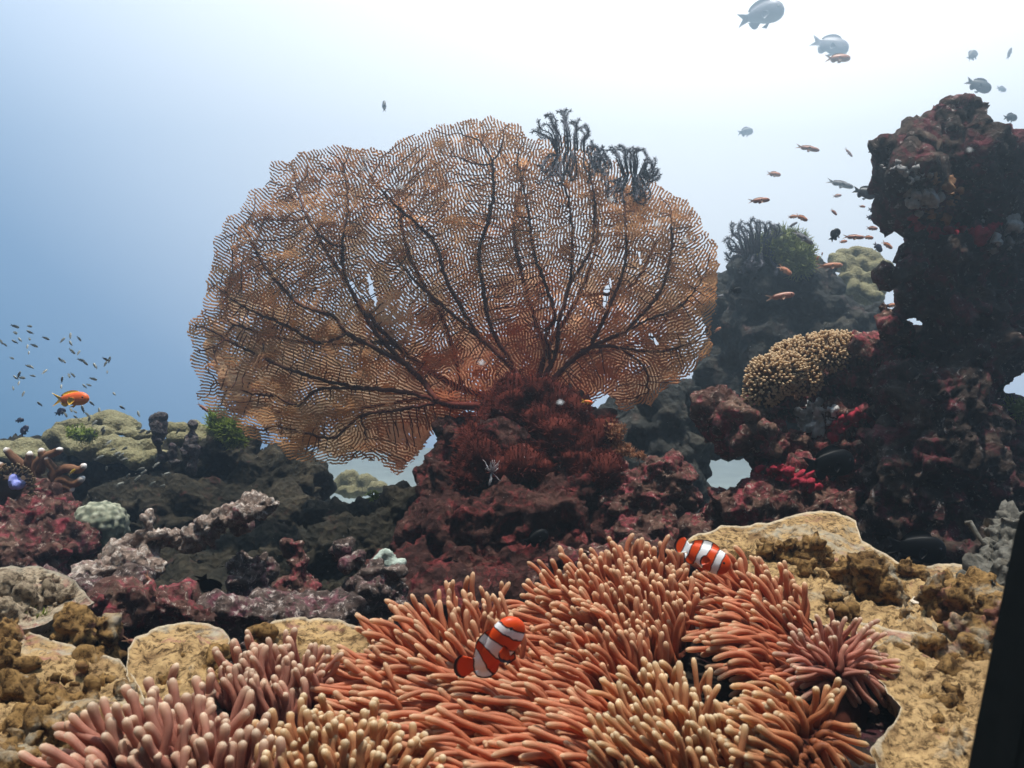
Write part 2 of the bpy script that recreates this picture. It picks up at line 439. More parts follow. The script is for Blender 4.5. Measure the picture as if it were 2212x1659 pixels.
for i, (lab, lum, mt) in enumerate([
    ("square pitted rock standing in the shade behind the purple rubble", [(525, 1225, 1.75, 30, 38), (560, 1230, 1.75, 34, 40), (540, 1255, 1.73, 45, 30), (540, 1310, 1.72, 60, 50)], M_pink),
    ("narrow upright rock in the shade beside the square pitted rock", [(638, 1185, 1.85, 24, 28), (648, 1220, 1.83, 26, 36), (650, 1280, 1.83, 40, 50), (655, 1340, 1.8, 50, 50)], M_red),
    ("slanting pink stick of rubble in the shade below the sea fan", [(735, 1185, 1.8, 24, 14, None, 35), (765, 1210, 1.78, 30, 16, None, 35), (800, 1232, 1.77, 36, 18, None, 20), (845, 1238, 1.77, 32, 14), (810, 1290, 1.77, 70, 55), (800, 1350, 1.77, 80, 50)], M_pink),
    ("small dark crimson lump behind the top of the tallest anemone", [(1300, 1290, 1.72, 160, 80), (1265, 1190, 1.75, 30, 20), (1225, 1205, 1.7, 34, 16), (1395, 1195, 1.75, 50, 26), (1330, 1205, 1.7, 60, 20)], M_red),
    ("purple crusted rubble heap behind the plate with the pale rim", [(240, 1300, 1.42, 60, 30), (300, 1310, 1.40, 70, 45), (360, 1320, 1.40, 60, 45), (420, 1330, 1.40, 60, 40), (370, 1290, 1.46, 50, 25), (350, 1390, 1.42, 120, 50)], M_red),
    ("greyish pink rubble heap beside the dark gap behind the anemones", [(500, 1330, 1.42, 70, 34), (580, 1335, 1.42, 60, 34), (650, 1320, 1.45, 70, 34), (720, 1325, 1.45, 50, 34), (600, 1305, 1.5, 60, 22), (620, 1390, 1.44, 140, 50)], M_pink),
    ("low crusted rubble at the foot of the pinkish dead branch", [(150, 1260, 1.6, 60, 25), (220, 1265, 1.58, 60, 22), (90, 1255, 1.6, 60, 25), (290, 1255, 1.6, 40, 22), (180, 1320, 1.6, 130, 60)], M_pink),
    ]):
    o = blob("rubble_rock", lum, mt, .0048, (.014, 15), (.011, 36), (.005, 90), (.010, 40), seed=20 + i)
    tag(o, lab, "rock", "loose rubble behind the anemones")

# ------------------------------------------------------------------ sea fan
YF = 2.45
fan_poly = [(700, 1003), (640, 988), (590, 962), (545, 945), (500, 910), (447, 890), (428, 850), (432, 822), (412, 780), (408, 722), (416, 682), (440, 660), (446, 612),
    (462, 572), (462, 522), (490, 470), (528, 432), (572, 392), (588, 352), (650, 332), (720, 314), (796, 318), (838, 326), (868, 300), (930, 276), (1000, 266),
    (1058, 252), (1112, 262), (1150, 298), (1205, 296), (1290, 322), (1372, 372), (1420, 398), (1482, 432), (1512, 470), (1532, 520), (1554, 532), (1546, 620), (1545, 700),
    (1530, 762), (1500, 806), (1440, 832), (1424, 856), (1390, 880), (1342, 886), (1312, 850), (1260, 880), (1150, 900), (1000, 905), (930, 940), (890, 1000), (860, 1035), (820, 1000), (770, 1000)]
holes = [[(792, 585), (800, 640), (812, 670), (806, 620)], [(1322, 600), (1312, 650), (1300, 668), (1308, 625)], [(1388, 540), (1382, 570), (1379, 566), (1383, 540)],
         [(752, 605), (765, 650), (775, 660), (765, 615)], [(1404, 718), (1422, 742), (1418, 745), (1400, 724)]]
ROOT = (1140, 875)
veins = [
    [ROOT, (1112, 800), (1075, 735), (1055, 690), (1044, 620), (1034, 551), (1052, 488), (1066, 420), (1062, 340)],
    [(1112, 800), (1060, 750), (1030, 720), (968, 613), (936, 520), (855, 445), (800, 380)],
    [(1060, 750), (990, 690), (900, 610), (860, 560)],
    [ROOT, (1050, 878), (955, 868), (915, 825), (880, 790), (818, 726), (786, 676), (746, 598), (740, 520), (752, 442), (745, 370)],
    [(740, 530), (724, 529), (680, 498), (658, 457), (640, 400)],
    [(880, 790), (800, 745), (749, 720), (718, 683), (649, 657), (599, 610), (555, 545), (530, 490)],
    [(749, 720), (690, 740), (610, 700), (520, 660), (470, 620)],
    [(955, 868), (880, 848), (777, 838), (685, 843), (647, 875), (597, 857), (545, 850), (480, 830)],
    [(777, 838), (695, 820), (618, 795), (562, 769), (480, 730)],
    [(955, 868), (860, 885), (777, 900), (721, 945), (660, 935), (590, 920)],
    [(777, 900), (790, 950), (760, 985)],
    [ROOT, (1190, 790), (1205, 740), (1208, 691), (1230, 613), (1236, 519), (1225, 420), (1190, 350)],
    [(1190, 790), (1180, 720), (1199, 676), (1155, 551), (1140, 450), (1120, 360)],
    [ROOT, (1211, 802), (1275, 752), (1349, 718), (1399, 691), (1470, 660), (1520, 600)],
    [(1275, 752), (1318, 657), (1350, 567), (1350, 457), (1340, 400)],
    [(1349, 718), (1420, 640), (1449, 551), (1450, 460)],
    [(1211, 802), (1258, 758), (1322, 748), (1369, 772), (1396, 802), (1400, 850)],
    [(1322, 748), (1420, 760), (1500, 740)],
    [(1230, 613), (1275, 540), (1285, 440), (1270, 350)],
]
def space_col(poly, seeds, holes, spacing, step, kill, infl, seed):
    rng = np.random.default_rng(seed)
    poly_a = np.array(poly)
    x0, y0 = poly_a.min(0); x1, y1 = poly_a.max(0)
    gx, gy = np.meshgrid(np.arange(x0, x1, spacing), np.arange(y0, y1, spacing))
    Q = np.stack([gx.ravel(), gy.ravel()], 1); Q = Q + rng.uniform(-.5, .5, Q.shape) * spacing
    wob = Q + 7 * np.stack([np.sin(Q[:, 1] / 9) + np.sin(Q[:, 1] / 23 + 1), np.sin(Q[:, 0] / 11) + np.sin(Q[:, 0] / 27)], 1) * .55
    keep = in_poly_np(wob, poly)
    for h in holes: keep &= ~in_poly_np(Q, h)
    Q = Q[keep]
    nodes, par, vid = [], [], []
    for vi, s in enumerate(seeds):
        s = smooth_path(s, max(3, int(sum(math.dist(a, b) for a, b in zip(s[:-1], s[1:])) / step)))
        if nodes:
            d = np.sum((np.array(nodes) - s[0]) ** 2, 1); prev = int(d.argmin()); s = s[1:]
        else: prev = -1
        for p in s:
            p = np.array(p) + (rng.normal(0, 1.1, 2))
            nodes.append(p); par.append(prev); vid.append(vi); prev = len(nodes) - 1
    best = np.full(len(Q), 1e9); bi = np.zeros(len(Q), int)
    new = list(range(len(nodes)))
    for it in range(160):
        kd = KDTree(len(new))
        for i in new: kd.insert((nodes[i][0], nodes[i][1], 0), i)
        kd.balance()
        for a in range(len(Q)):
            co, i, d = kd.find((Q[a, 0], Q[a, 1], 0))
            if d < best[a]: best[a] = d; bi[a] = i
        al = best > kill
        Q, best, bi = Q[al], best[al], bi[al]
        if len(Q) == 0: break
        sel = best < infl
        acc = {}
        for a in np.nonzero(sel)[0]:
            v = Q[a] - nodes[bi[a]]; v = v / (np.linalg.norm(v) + 1e-9)
            acc.setdefault(int(bi[a]), []).append(v)
        new = []
        for i, vs in acc.items():
            d = np.mean(vs, 0) + rng.normal(0, .12, 2)
            if par[i] >= 0:
                t = nodes[i] - nodes[par[i]]; d = d + .35 * t / (np.linalg.norm(t) + 1e-9)
            n = np.linalg.norm(d)
            if n < 1e-3: continue
            nodes.append(nodes[i] + d / n * step); par.append(i); vid.append(-1); new.append(len(nodes) - 1)
        if not new: break
    return np.array(nodes), np.array(par), np.array(vid)

def fan_depth(P, k):
    q = np.stack([P[:, 0] / 170, P[:, 1] / 170, np.full(len(P), k * 3.1)], 1)
    c = ((P[:, 0] - 1120) / 560) ** 2
    return YF + .05 * vnoise(q, 40 + k) + .02 * vnoise(q * 3.3, 41 + k) - .10 * c + (.0 if k == 0 else .045)

def edges_mesh(A, B, ra, rb, sides):
    d = B - A; d /= np.linalg.norm(d, axis=1)[:, None] + 1e-9
    s = np.cross(d, np.array([0., 1, 0])); s /= np.linalg.norm(s, axis=1)[:, None] + 1e-9
    q = np.cross(d, s)
    an = np.arange(sides) * 2 * np.pi / sides
    off = s[:, None, :] * np.cos(an)[None, :, None] + q[:, None, :] * np.sin(an)[None, :, None]
    V = np.concatenate([A[:, None] + off * ra[:, None, None], B[:, None] + off * rb[:, None, None]], 1)
    E = len(A); base = np.arange(E)[:, None] * 2 * sides
    k = np.arange(sides); k2 = (k + 1) % sides
    Fq = np.stack([base + k, base + k2, base + sides + k2, base + sides + k], -1).reshape(-1, 4)
    return V.reshape(-1, 3), Fq

def fan_mat(name, lo, hi, red, trans):
    m, nt, b = mat_base(name)
    tc = nt.nodes.new("ShaderNodeTexCoord")
    n = noise_n(nt, 7, 5, .6, tc.outputs['Object'])
    c = ramp(nt, [(.35, lo), (.65, hi)]); nt.links.new(n.outputs[0], c.inputs[0])
    # redder tissue towards the holdfast
    ln = nt.nodes.new("ShaderNodeVectorMath"); ln.operation = 'LENGTH'; nt.links.new(tc.outputs['Object'], ln.inputs[0])
    n2 = noise_n(nt, 5, 3, .6, tc.outputs['Object'])
    ad = nt.nodes.new("ShaderNodeMath"); ad.operation = 'MULTIPLY_ADD'; ad.inputs[1].default_value = .5
    nt.links.new(n2.outputs[0], ad.inputs[0]); nt.links.new(ln.outputs['Value'], ad.inputs[2])
    k = ramp(nt, [(.38, (.85,) * 3), (.78, (0, 0, 0))]); nt.links.new(ad.outputs[0], k.inputs[0])
    col = mixc(nt, k.outputs[0], c.outputs[0], red)
    nt.links.new(col, b.inputs['Base Color']); b.inputs['Roughness'].default_value = .8; b.inputs['Specular IOR Level'].default_value = .1
    tr = nt.nodes.new("ShaderNodeBsdfTranslucent"); nt.links.new(col, tr.inputs[0])
    mx = nt.nodes.new("ShaderNodeMixShader"); mx.inputs[0].default_value = trans
    nt.links.new(b.outputs[0], mx.inputs[1]); nt.links.new(tr.outputs[0], mx.inputs[2])
    nt.links.new(mx.outputs[0], nt.nodes["Material Output"].inputs[0])
    return m
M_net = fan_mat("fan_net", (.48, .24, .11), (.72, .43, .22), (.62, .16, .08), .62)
M_net_sunlit = fan_mat("fan_net_sunlit", (.84, .48, .25), (.92, .64, .40), (.88, .34, .17), .72)  # same tissue as the front net, its sunlit brightness painted into the colour
M_vein = fan_mat("fan_vein", (.12, .052, .032), (.20, .088, .054), (.20, .04, .03), .2)

fan = empty("sea_fan", at(1140, 930, YF))
tag(fan, "huge tan sea fan with dark spreading veins, rising from the maroon rock", "sea fan")

def gblur(A, sig):
    ky = np.fft.fftfreq(A.shape[0])[:, None]; kx = np.fft.rfftfreq(A.shape[1])[None]
    return np.fft.irfft2(np.fft.rfft2(A) * np.exp(-2 * (np.pi * sig) ** 2 * (kx ** 2 + ky ** 2)), A.shape)

def grow_fan(poly, seeds, holes, k, lam, cell, seed, mat_net, part, cover, twig):
    """veins by growth towards free space; the net of branchlets as a stripe-forming pattern that follows them"""
    nd, par, vid = space_col(poly, seeds, holes, 20, 5.0, 14, 90, seed)
    n = len(nd); cnt = np.zeros(n)
    kids = np.bincount(par[par >= 0], minlength=n); cnt[kids == 0] = 1
    for i in range(n - 1, -1, -1):
        if par[i] >= 0 and i > par[i]: cnt[par[i]] += cnt[i]
    Yd = fan_depth(nd, k) - .004
    P = np.stack([(nd[:, 0] - 1106) / F * Yd, Yd, (829.5 - nd[:, 1]) / F * Yd], 1)
    r = 1.25 * np.clip(cnt, 1, None) ** .37
    r = np.minimum(r * .88, 13) * YF / F
    ch = np.nonzero(par >= 0)[0]
    # orientation field from the growth directions
    pa = np.array(poly); x0, y0 = pa.min(0) - 20; x1, y1 = pa.max(0) + 20
    W_, H_ = int((x1 - x0) / cell), int((y1 - y0) / cell)
    C2 = np.zeros((H_, W_)); S2 = np.zeros((H_, W_))
    d = nd[ch] - nd[par[ch]]; th = np.arctan2(d[:, 1], d[:, 0])
    ix = np.clip(((nd[ch, 0] - x0) / cell).astype(int), 0, W_ - 1); iy = np.clip(((nd[ch, 1] - y0) / cell).astype(int), 0, H_ - 1)
    wt = np.where(vid[ch] >= 0, 1.0, .12)
    np.add.at(C2, (iy, ix), wt * np.cos(2 * th)); np.add.at(S2, (iy, ix), wt * np.sin(2 * th))
    C2, S2 = gblur(C2, 16 / cell), gblur(S2, 16 / cell)
    gx, gy = np.meshgrid(x0 + np.arange(W_) * cell, y0 + np.arange(H_) * cell)
    rt = np.arctan2(gy - 960, gx - ROOT[0]); wr = np.sqrt(C2 ** 2 + S2 ** 2).mean() * (.3 + 1.6 * (np.hypot(gx - ROOT[0], (gy - ROOT[1]) * 1.15) / 640) ** 3)
    C2, S2 = C2 + wr * np.cos(2 * rt), S2 + wr * np.sin(2 * rt)
    rng = np.random.default_rng(seed)
    th = .5 * np.arctan2(S2, C2) + .32 * gblur(rng.normal(0, 1, (H_, W_)), 9 / cell) * 9 / cell * 3.5 * .5
    dx, dy = np.cos(th), np.sin(th)
    nz = rng.normal(0, 1, (H_, W_)); u = np.zeros((H_, W_))
    for sg in (-1, 1):
        X, Y = np.meshgrid(np.arange(W_, dtype=float), np.arange(H_, dtype=float)); vx, vy = sg * dx, sg * dy
        for q in range(9):
            a, b = np.clip(Y.astype(int), 0, H_ - 1), np.clip(X.astype(int), 0, W_ - 1)
            u += nz[a, b]; ex, ey = dx[a, b], dy[a, b]; s_ = np.sign(ex * vx + ey * vy); s_[s_ == 0] = 1
            vx, vy = ex * s_, ey * s_; X = X + vx; Y = Y + vy
    u /= u.std()
    ky = np.fft.fftfreq(H_)[:, None]; kx = np.fft.rfftfreq(W_)[None]
    k2 = (kx ** 2 + ky ** 2) * (lam / cell) ** 2
    Lk = .35 - (1 - k2) ** 2
    u *= .5
    for q in range(26):
        u = np.clip(u, -1.1, 1.1)
        u = np.fft.irfft2((np.fft.rfft2(u) + .4 * np.fft.rfft2(-u ** 3)) / (1 - .4 * Lk), (H_, W_))
    u /= u.std()
    gx, gy = np.meshgrid(x0 + np.arange(W_) * cell, y0 + np.arange(H_) * cell)
    Q = np.stack([gx.ravel(), gy.ravel()], 1)
    # uneven rim: tips end at different lengths
    wob = Q + np.stack([9 * vnoise(np.c_[Q / 26, np.zeros(len(Q))], 61) + 5 * vnoise(np.c_[Q / 7, np.zeros(len(Q))], 62), 9 * vnoise(np.c_[Q / 26, np.ones(len(Q)) * 5], 63) + 5 * vnoise(np.c_[Q / 7, np.ones(len(Q)) * 9], 64)], 1)
    ins = in_poly_np(wob, poly)
    for h in holes: ins &= ~in_poly_np(wob * .4 + Q * .6, h)
    ins = ins.reshape(H_, W_)
    sd = gblur(ins.astype(float), 3 / cell)
    c = cover(gx, gy) + .30 * gblur(rng.normal(0, 1, (H_, W_)), 14 / cell) * 14 / cell * 3.5 + 2.2 * np.clip(.75 - sd, 0, 1)
    f = np.where(ins, u - c, -1)
    on = (f > 0)
    quad = on[:-1, :-1].astype(int) + on[1:, :-1] + on[:-1, 1:] + on[1:, 1:] >= 2
    qy, qx = np.nonzero(quad)
    corner = np.stack([qy * W_ + qx, qy * W_ + qx + 1, (qy + 1) * W_ + qx + 1, (qy + 1) * W_ + qx], 1)
    used, inv = np.unique(corner, return_inverse=True); corner = inv.reshape(-1, 4)
    uy, ux = used // W_, used % W_
    gyf, gxf = np.gradient(np.where(ins, u - c, -.6)); g2 = gxf ** 2 + gyf ** 2 + 1e-6
    fv = f[uy, ux]; off = np.where(fv < 0, -fv / g2[uy, ux], 0)
    ox = np.clip(off * gxf[uy, ux], -.7, .7); oy = np.clip(off * gyf[uy, ux], -.7, .7)
    px = x0 + (ux + ox) * cell; py = y0 + (uy + oy) * cell
    Yv = fan_depth(np.stack([px, py], 1), k) + .012 * vnoise(np.c_[px / 24, py / 24, px * 0], 66)
    hgt = .0042 * np.sqrt(np.clip(fv, 0, 1.2)) + .0004
    def pos(Yq): return np.stack([(px - 1106) / F * Yv, Yq, (829.5 - py) / F * Yv], 1)
    Vf, Vb = pos(Yv - hgt), pos(Yv + hgt)
    N_ = len(Vf)
    Fq = corner[:, ::-1]
    ed = np.concatenate([corner[:, [a, b]] for a, b in ((0, 1), (1, 2), (2, 3), (3, 0))])
    key = np.sort(ed, 1); kk = key[:, 0].astype(np.int64) * N_ + key[:, 1]
    un, idx, ct = np.unique(kk, return_index=True, return_counts=True)
    be = ed[idx[ct == 1]]
    Fs = np.stack([be[:, 0], be[:, 1], be[:, 1] + N_, be[:, 0] + N_], 1)
    o = mesh_obj(part, np.concatenate([Vf, Vb]), np.concatenate([Fq, Fs]), mat_net, fan)
    o["kind"] = "stuff"
    print("fan", part, "nodes", n, "quads", len(Fq))
    owner = vid.copy()
    for i in range(n):
        if owner[i] < 0: owner[i] = owner[par[i]]
    rmin = twig * YF / F
    for vi in range(len(seeds)):
        ids = np.array([i for i in np.nonzero(owner == vi)[0] if par[i] >= 0])
        if not len(ids): continue
        ra = np.where((vid[ids] < 0), np.minimum(r[par[ids]], r[ids] * 1.3), r[par[ids]])
        V3, F3 = edges_mesh(P[par[ids]], P[ids], ra, r[ids], 7)
        mesh_obj("vein" if k == 0 else "rear_vein", V3, F3, M_vein, fan)
def cover_front(x, y): return -.45 + .15 * np.clip((470 - y) / 200, -1, 1)
def cover_rear(x, y): return -.45 + .8 * np.clip((500 - y) / 260, -1.2, .5) - .5 * np.clip((x - 1150) / 150, 0, 1) * np.clip((560 - y) / 200, 0, 1) + .9 * np.exp(-((x - 1195) / 60) ** 2 - ((y - 500) / 60) ** 2)
grow_fan(fan_poly, veins, holes, 0, 6.3, 1.3, 3, M_net, "branchlet_net", cover_front, 1.2)
back_poly = [(1120 + (x - 1120) * .95, 700 + (y - 700) * .93) for x, y in fan_poly]
back_seeds = [[(1150, 870), (1180, 760), (1250, 640), (1290, 520), (1280, 420)], [(1180, 760), (1140, 640), (1110, 500), (1130, 380)], [(1250, 640), (1360, 620), (1420, 520)], [(1180, 760), (1300, 760), (1430, 720)],
              [(1150, 870), (1000, 840), (850, 740), (740, 600), (660, 460)], [(1000, 840), (800, 880), (640, 900)], [(850, 740), (660, 740), (500, 700)], [(1000, 840), (960, 700), (880, 540), (860, 400)]]
grow_fan(back_poly, back_seeds, holes, 1, 7.6, 1.6, 5, M_net_sunlit, "rear_branchlet_net", cover_rear, 1.2)

# ------------------------------------------------------------------ feather stars
M_star = plain_mat("feather_star", (.08, .08, .10), (.17, .165, .19), 90, .8, .1)
def feather_star(c, Y, arms, label, spread=1.0, rad=1.7, base=(0, 0)):
    root = empty("feather_star", at(c[0], c[1], Y))
    tag(root, label, "feather star", "feather stars on the reef")
    rn = random.Random(int(c[0]))
    for tip in arms:
        dx, dy = tip[0] - c[0], tip[1] - c[1]
        cv = tip[2] if len(tip) > 2 else 0
        b0 = (max(-1, min(1, dx / 60)) * base[0], abs(dx) / 60 * base[1])
        pts = [(c[0] + b0[0], c[1] + b0[1], 0), (c[0] + b0[0] * .5 + dx * .45 - dy * .12 * cv, c[1] + dy * .5 + dx * .12 * cv, rn.uniform(-.03, .02)), (tip[0], tip[1], rn.uniform(-.07, .04))]
        e2 = pts[2]; cu = rn.choice((-1, 1)) * rn.uniform(4, 11); ux, uy = dx / (math.hypot(dx, dy) + 1e-6), dy / (math.hypot(dx, dy) + 1e-6)
        pts.insert(2, (c[0] + b0[0] * .2 + dx * .8 + uy * cu * .6, c[1] + dy * .8 - ux * cu * .6, e2[2] * .7))
        pts.append((e2[0] + ux * 3 - uy * cu, e2[1] + uy * 3 + ux * cu, e2[2]))
        pth = [at(p[0], p[1], Y + p[2]) for p in smooth_path(pts, 16)]
        mb = MB()
        V_, F_, T_ = tube(pth, [rad * Y / F * (1.1 - .75 * i / 15) for i in range(16)], 6); mb.add(V_, F_, T_)
        for i in [q for q in range(2, 16) for _ in (0, 1)]:
            for sgn in (-1, 1):
                d = (pth[i] - pth[i - 1]).normalized(); sd = d.cross(Vector((rn.uniform(-.4, .4), 1, rn.uniform(-.4, .4)))).normalized() * sgn
                L = 8 * Y / F * (1 - .5 * abs(i / 15 - .4))
                e = pth[i] + (sd + d * .8) * L * .7
                V_, F_, T_ = tube([pth[i].lerp(pth[i - 1], rn.random()), e], [.6 * Y / F, .3 * Y / F], 3); mb.add(V_, F_, T_)
        mb.build("arm", M_star, root)
rn = random.Random(5)
feather_star((1245, 325), 2.36, [(1152 + i * 5.6 + rn.uniform(-6, 6), 268 - 24 * math.sin(i / 24 * 3.1) + rn.uniform(-8, 22) + max(0, i - 17) * 6, .5 - i / 24) for i in range(26)] + [(1300 + 5 * i, 320 + 9 * i, .6) for i in range(5)] + [(1160 + rn.uniform(0, 150), 350 + rn.uniform(0, 50), rn.uniform(-1, 1)) for i in range(26)],
             "grey feather star spiking up from the crest of the sea fan", base=(40, 8))
feather_star((1368, 375), 2.34, [(1318 + i * 6 + rn.uniform(-4, 4), 316 + (i / 10 - .6) ** 2 * 20 + rn.uniform(-5, 10)) for i in range(12)] + [(1395 + i * 3, 330 + i * 7, .8) for i in range(9)] + [(1310 + rn.uniform(0, 100), 395 + rn.uniform(0, 45), rn.uniform(-1, 1)) for i in range(24)] + [(1420, 372, 1.8), (1422, 385, 2.0), (1416, 350, 1.8)],
             "dark feather star curled on the sloping shoulder of the sea fan", base=(26, 6))
feather_star((1640, 545), 3.45, [(1578 + i * 4.6 + rn.uniform(-4, 4), 492 - 12 * math.sin(i / 24 * 3.14) + rn.uniform(-6, 16)) for i in range(25)] + [(1572 + rn.uniform(-3, 8), 515 + i * 8) for i in range(7)] + [(1595 + rn.uniform(0, 90), 560 + rn.uniform(0, 30)) for i in range(12)],
             "pale feather star on top of the hazy blue outcrop", rad=2.0, base=(34, 10))

# red algae round the foot of the fan
M_alg = flesh_mat("red_algae", [(0, (.09, .022, .016)), (1, (.30, .07, .05))], trans=.4, noise_amt=.45, spec=.02, rough=.9, noise_scale=18)
def tuft(name, lumps, n, L, mat, label, cat, rad=.9, seed=1, jit=.8):
    rn = random.Random(seed); mb = MB()
    V, N, Fc = lump_mesh(lumps, .010)
    V = V + N * (.014 * fbm(V * 20, seed, 2) + .008 * fbm(V * 60, seed + 1, 2))[:, None]
    mb.add(V, Fc, [.25] * len(V))
    for _ in range(n):
        i = rn.randrange(len(V))
        p = Vector(V[i]); nn = Vector(N[i])
        if nn.y > .5: continue
        d = (nn + Vector((rn.uniform(-1, 1), rn.uniform(-1, 1), rn.uniform(-.4, 1))) * jit).normalized()
        l = L * rn.uniform(.5, 1.3)
        q = p + d * l * .5 + Vector((rn.uniform(-1, 1), 0, rn.uniform(-1, 1))) * l * .15
        e = q + (d + Vector((rn.uniform(-1, 1), 0, rn.uniform(-.5, 1))) * .6).normalized() * l * .5
        w = rad * p.y / F
        V_, F_, T_ = tube([p, q, e], [w, w * .8, w * .4], 3, False); mb.add(V_, F_, T_)
    o = mb.build(name, mat); tag(o, label, cat); return o
rn = random.Random(91); alum = []
while len(alum) < 46:
    x, y = rn.uniform(955, 1305), rn.uniform(842, 1035)
    if abs(x - 1145) > 40 + (y - 835) * 1.15: continue
    r_ = rn.uniform(18, 44); alum.append((x, y, 2.33 - (y - 840) * .0006 + rn.uniform(-.03, .03), r_, r_ * rn.uniform(.6, 1.1), None, rn.uniform(-40, 40)))
tuft("red_algae", alum,
     8000, .014, M_alg, "shaggy dark red algae around the foot of the sea fan", "algae", .9, 3)
M_ygreen = flesh_mat("green_algae", [(0, (.10, .14, .02)), (1, (.34, .42, .05))], trans=.4, noise_amt=.3)
M_ygreen2 = flesh_mat("pale_green_algae", [(0, (.18, .20, .06)), (1, (.40, .44, .12))], trans=.4, noise_amt=.3)
tuft("green_algae", [(470, 915, 2.82, 16, 24), (495, 930, 2.8, 24, 20), (515, 950, 2.8, 16, 14)], 900, .022, M_ygreen, "bright green algae tuft tucked beside the edge of the sea fan", "algae", 1.2, 4)
tuft("green_algae", [(172, 938, 2.74, 22, 10), (195, 942, 2.72, 14, 9)], 500, .014, M_ygreen, "green algae patch lying on the olive lobed coral", "algae", 1.1, 5)
tuft("green_algae", [(68, 1368, 1.13, 24, 20), (95, 1335, 1.2, 16, 8)], 1200, .010, M_ygreen, "round yellow green tuft beside the tall knobbly coral", "algae", .9, 6)
tuft("green_algae", [(1690, 530, 3.5, 50, 30), (1725, 560, 3.45, 28, 34), (1650, 540, 3.55, 36, 26)], 1500, .03, M_ygreen2, "pale yellow green algae over the hazy outcrop beside its feather star", "algae", 1.2, 7)
tuft("green_algae", [(803, 1070, 2.45, 10, 6)], 200, .012, M_ygreen, "tiny green algae sprig on the low dark hump by the gap", "algae", 1.1, 8)
tuft("green_algae", [(2205, 885, 1.8, 14, 12)], 300, .016, M_ygreen, "green algae fringe on the far edge of the rock pillar", "algae", 1.0, 9)
M_white = flesh_mat("white_hydroid", [(0, (.45, .4, .42)), (1, (.8, .78, .8))], trans=.5)
root = MB(); rn = random.Random(8)
for i in range(26):
    a = R(rn.uniform(-160, -10)) if i < 17 else R(rn.uniform(40, 110))
    L = rn.uniform(14, 34); p = [(1062, 1020, 2.12)]
    for s_ in range(1, 5): p.append((1062 + math.cos(a) * L * s_ / 4 + rn.uniform(-2, 2), 1020 + math.sin(a) * L * s_ / 4 + rn.uniform(-2, 2), 2.12 - .004 * s_))
    V_, F_, T_ = tube([at(*q) for q in p], [1.1 * 2.1 / F * (1 - .15 * k) for k in range(5)], 4); root.add(V_, F_, T_)
tag(root.build("hydroid", M_white), "white feathery hydroid hanging on the dark maroon rock", "hydroid")

# ------------------------------------------------------------------ hard corals
M_olive = rock_mat("olive_coral", [(.17, .15, .08), (.24, .21, .11), (.31, .28, .16)], [(.2, .17, .09), (.27, .24, .13)], (.38, .34, .22), 14, .004, .55, .72, 130)
V_lobes = [(128, 945, 2.86, 34, 26), (165, 918, 2.98, 46, 20), (222, 905, 3.02, 44, 20), (262, 920, 3.0, 46, 22), (295, 940, 2.95, 40, 20), (205, 935, 2.9, 50, 18),
           (190, 970, 2.82, 38, 20, None, 8), (160, 962, 2.84, 30, 16), (255, 962, 2.85, 42, 20), (310, 965, 2.84, 36, 18), (330, 992, 2.78, 40, 17, None, 15), (285, 985, 2.8, 34, 16), (235, 990, 2.8, 28, 14),
           (215, 955, 2.86, 30, 14), (300, 1000, 2.78, 24, 12)]
o = blob("lobed_coral", V_lobes, M_olive, .0075, (.014, 9), (.006, 26), (.0025, 60), (.006, 22), seed=31)
tag(o, "olive coral with overlapping smooth lobes, topped by a green patch", "coral")
o = blob("lobed_coral", [(60, 965, 2.95, 46, 18), (10, 970, 2.95, 50, 18), (95, 975, 2.95, 24, 12), (40, 985, 2.9, 60, 16)], M_olive, .0075, (.010, 9), (.006, 26), (.0025, 60), seed=32)
tag(o, "low flat olive coral at the picture edge behind the white tipped branches", "coral")
o = blob("lobed_coral", [(368, 928, 3.0, 18, 16), (395, 925, 3.02, 18, 18), (420, 922, 3.0, 20, 18), (440, 932, 2.98, 16, 18), (385, 945, 2.95, 26, 16), (425, 950, 2.95, 24, 16), (335, 960, 2.95, 20, 14)],
         M_olive, .007, (.008, 9), (.005, 26), (.0025, 60), seed=33)
tag(o, "cluster of round pale olive lobes behind the two upright crusted stumps", "coral")
o = blob("lobed_coral", [(760, 1035, 4.6, 26, 18), (735, 1050, 4.6, 20, 16), (790, 1045, 4.5, 24, 16), (815, 1055, 4.4, 24, 14), (770, 1060, 4.5, 40, 14)],
         M_olive, .012, (.02, 6), (.012, 16), (.005, 40), (.012, 15), seed=34)
tag(o, "far grey green coral seen through the gap below the sea fan", "coral")
lob = []
rn = random.Random(12)
for (x, y) in [(1800, 560), (1822, 548), (1845, 545), (1868, 552), (1890, 560), (1912, 578), (1795, 582), (1815, 575), (1840, 568), (1862, 572), (1885, 582), (1905, 600), (1850, 595), (1830, 600), (1875, 605), (1900, 622), (1870, 630), (1845, 620), (1890, 642)]:
    lob.append((x, y, 3.95 - (y - 540) * .002, 17 + rn.uniform(-3, 3), 15 + rn.uniform(-2, 3)))
lob += [(1860, 620, 4.0, 55, 50)]
o = blob("lobed_coral", lob, M_olive, .011, (.006, 8), (.006, 20), (.003, 45), (.004, 20), seed=35)
tag(o, "cauliflower like tan coral between the hazy outcrop and the rock pillar", "coral")

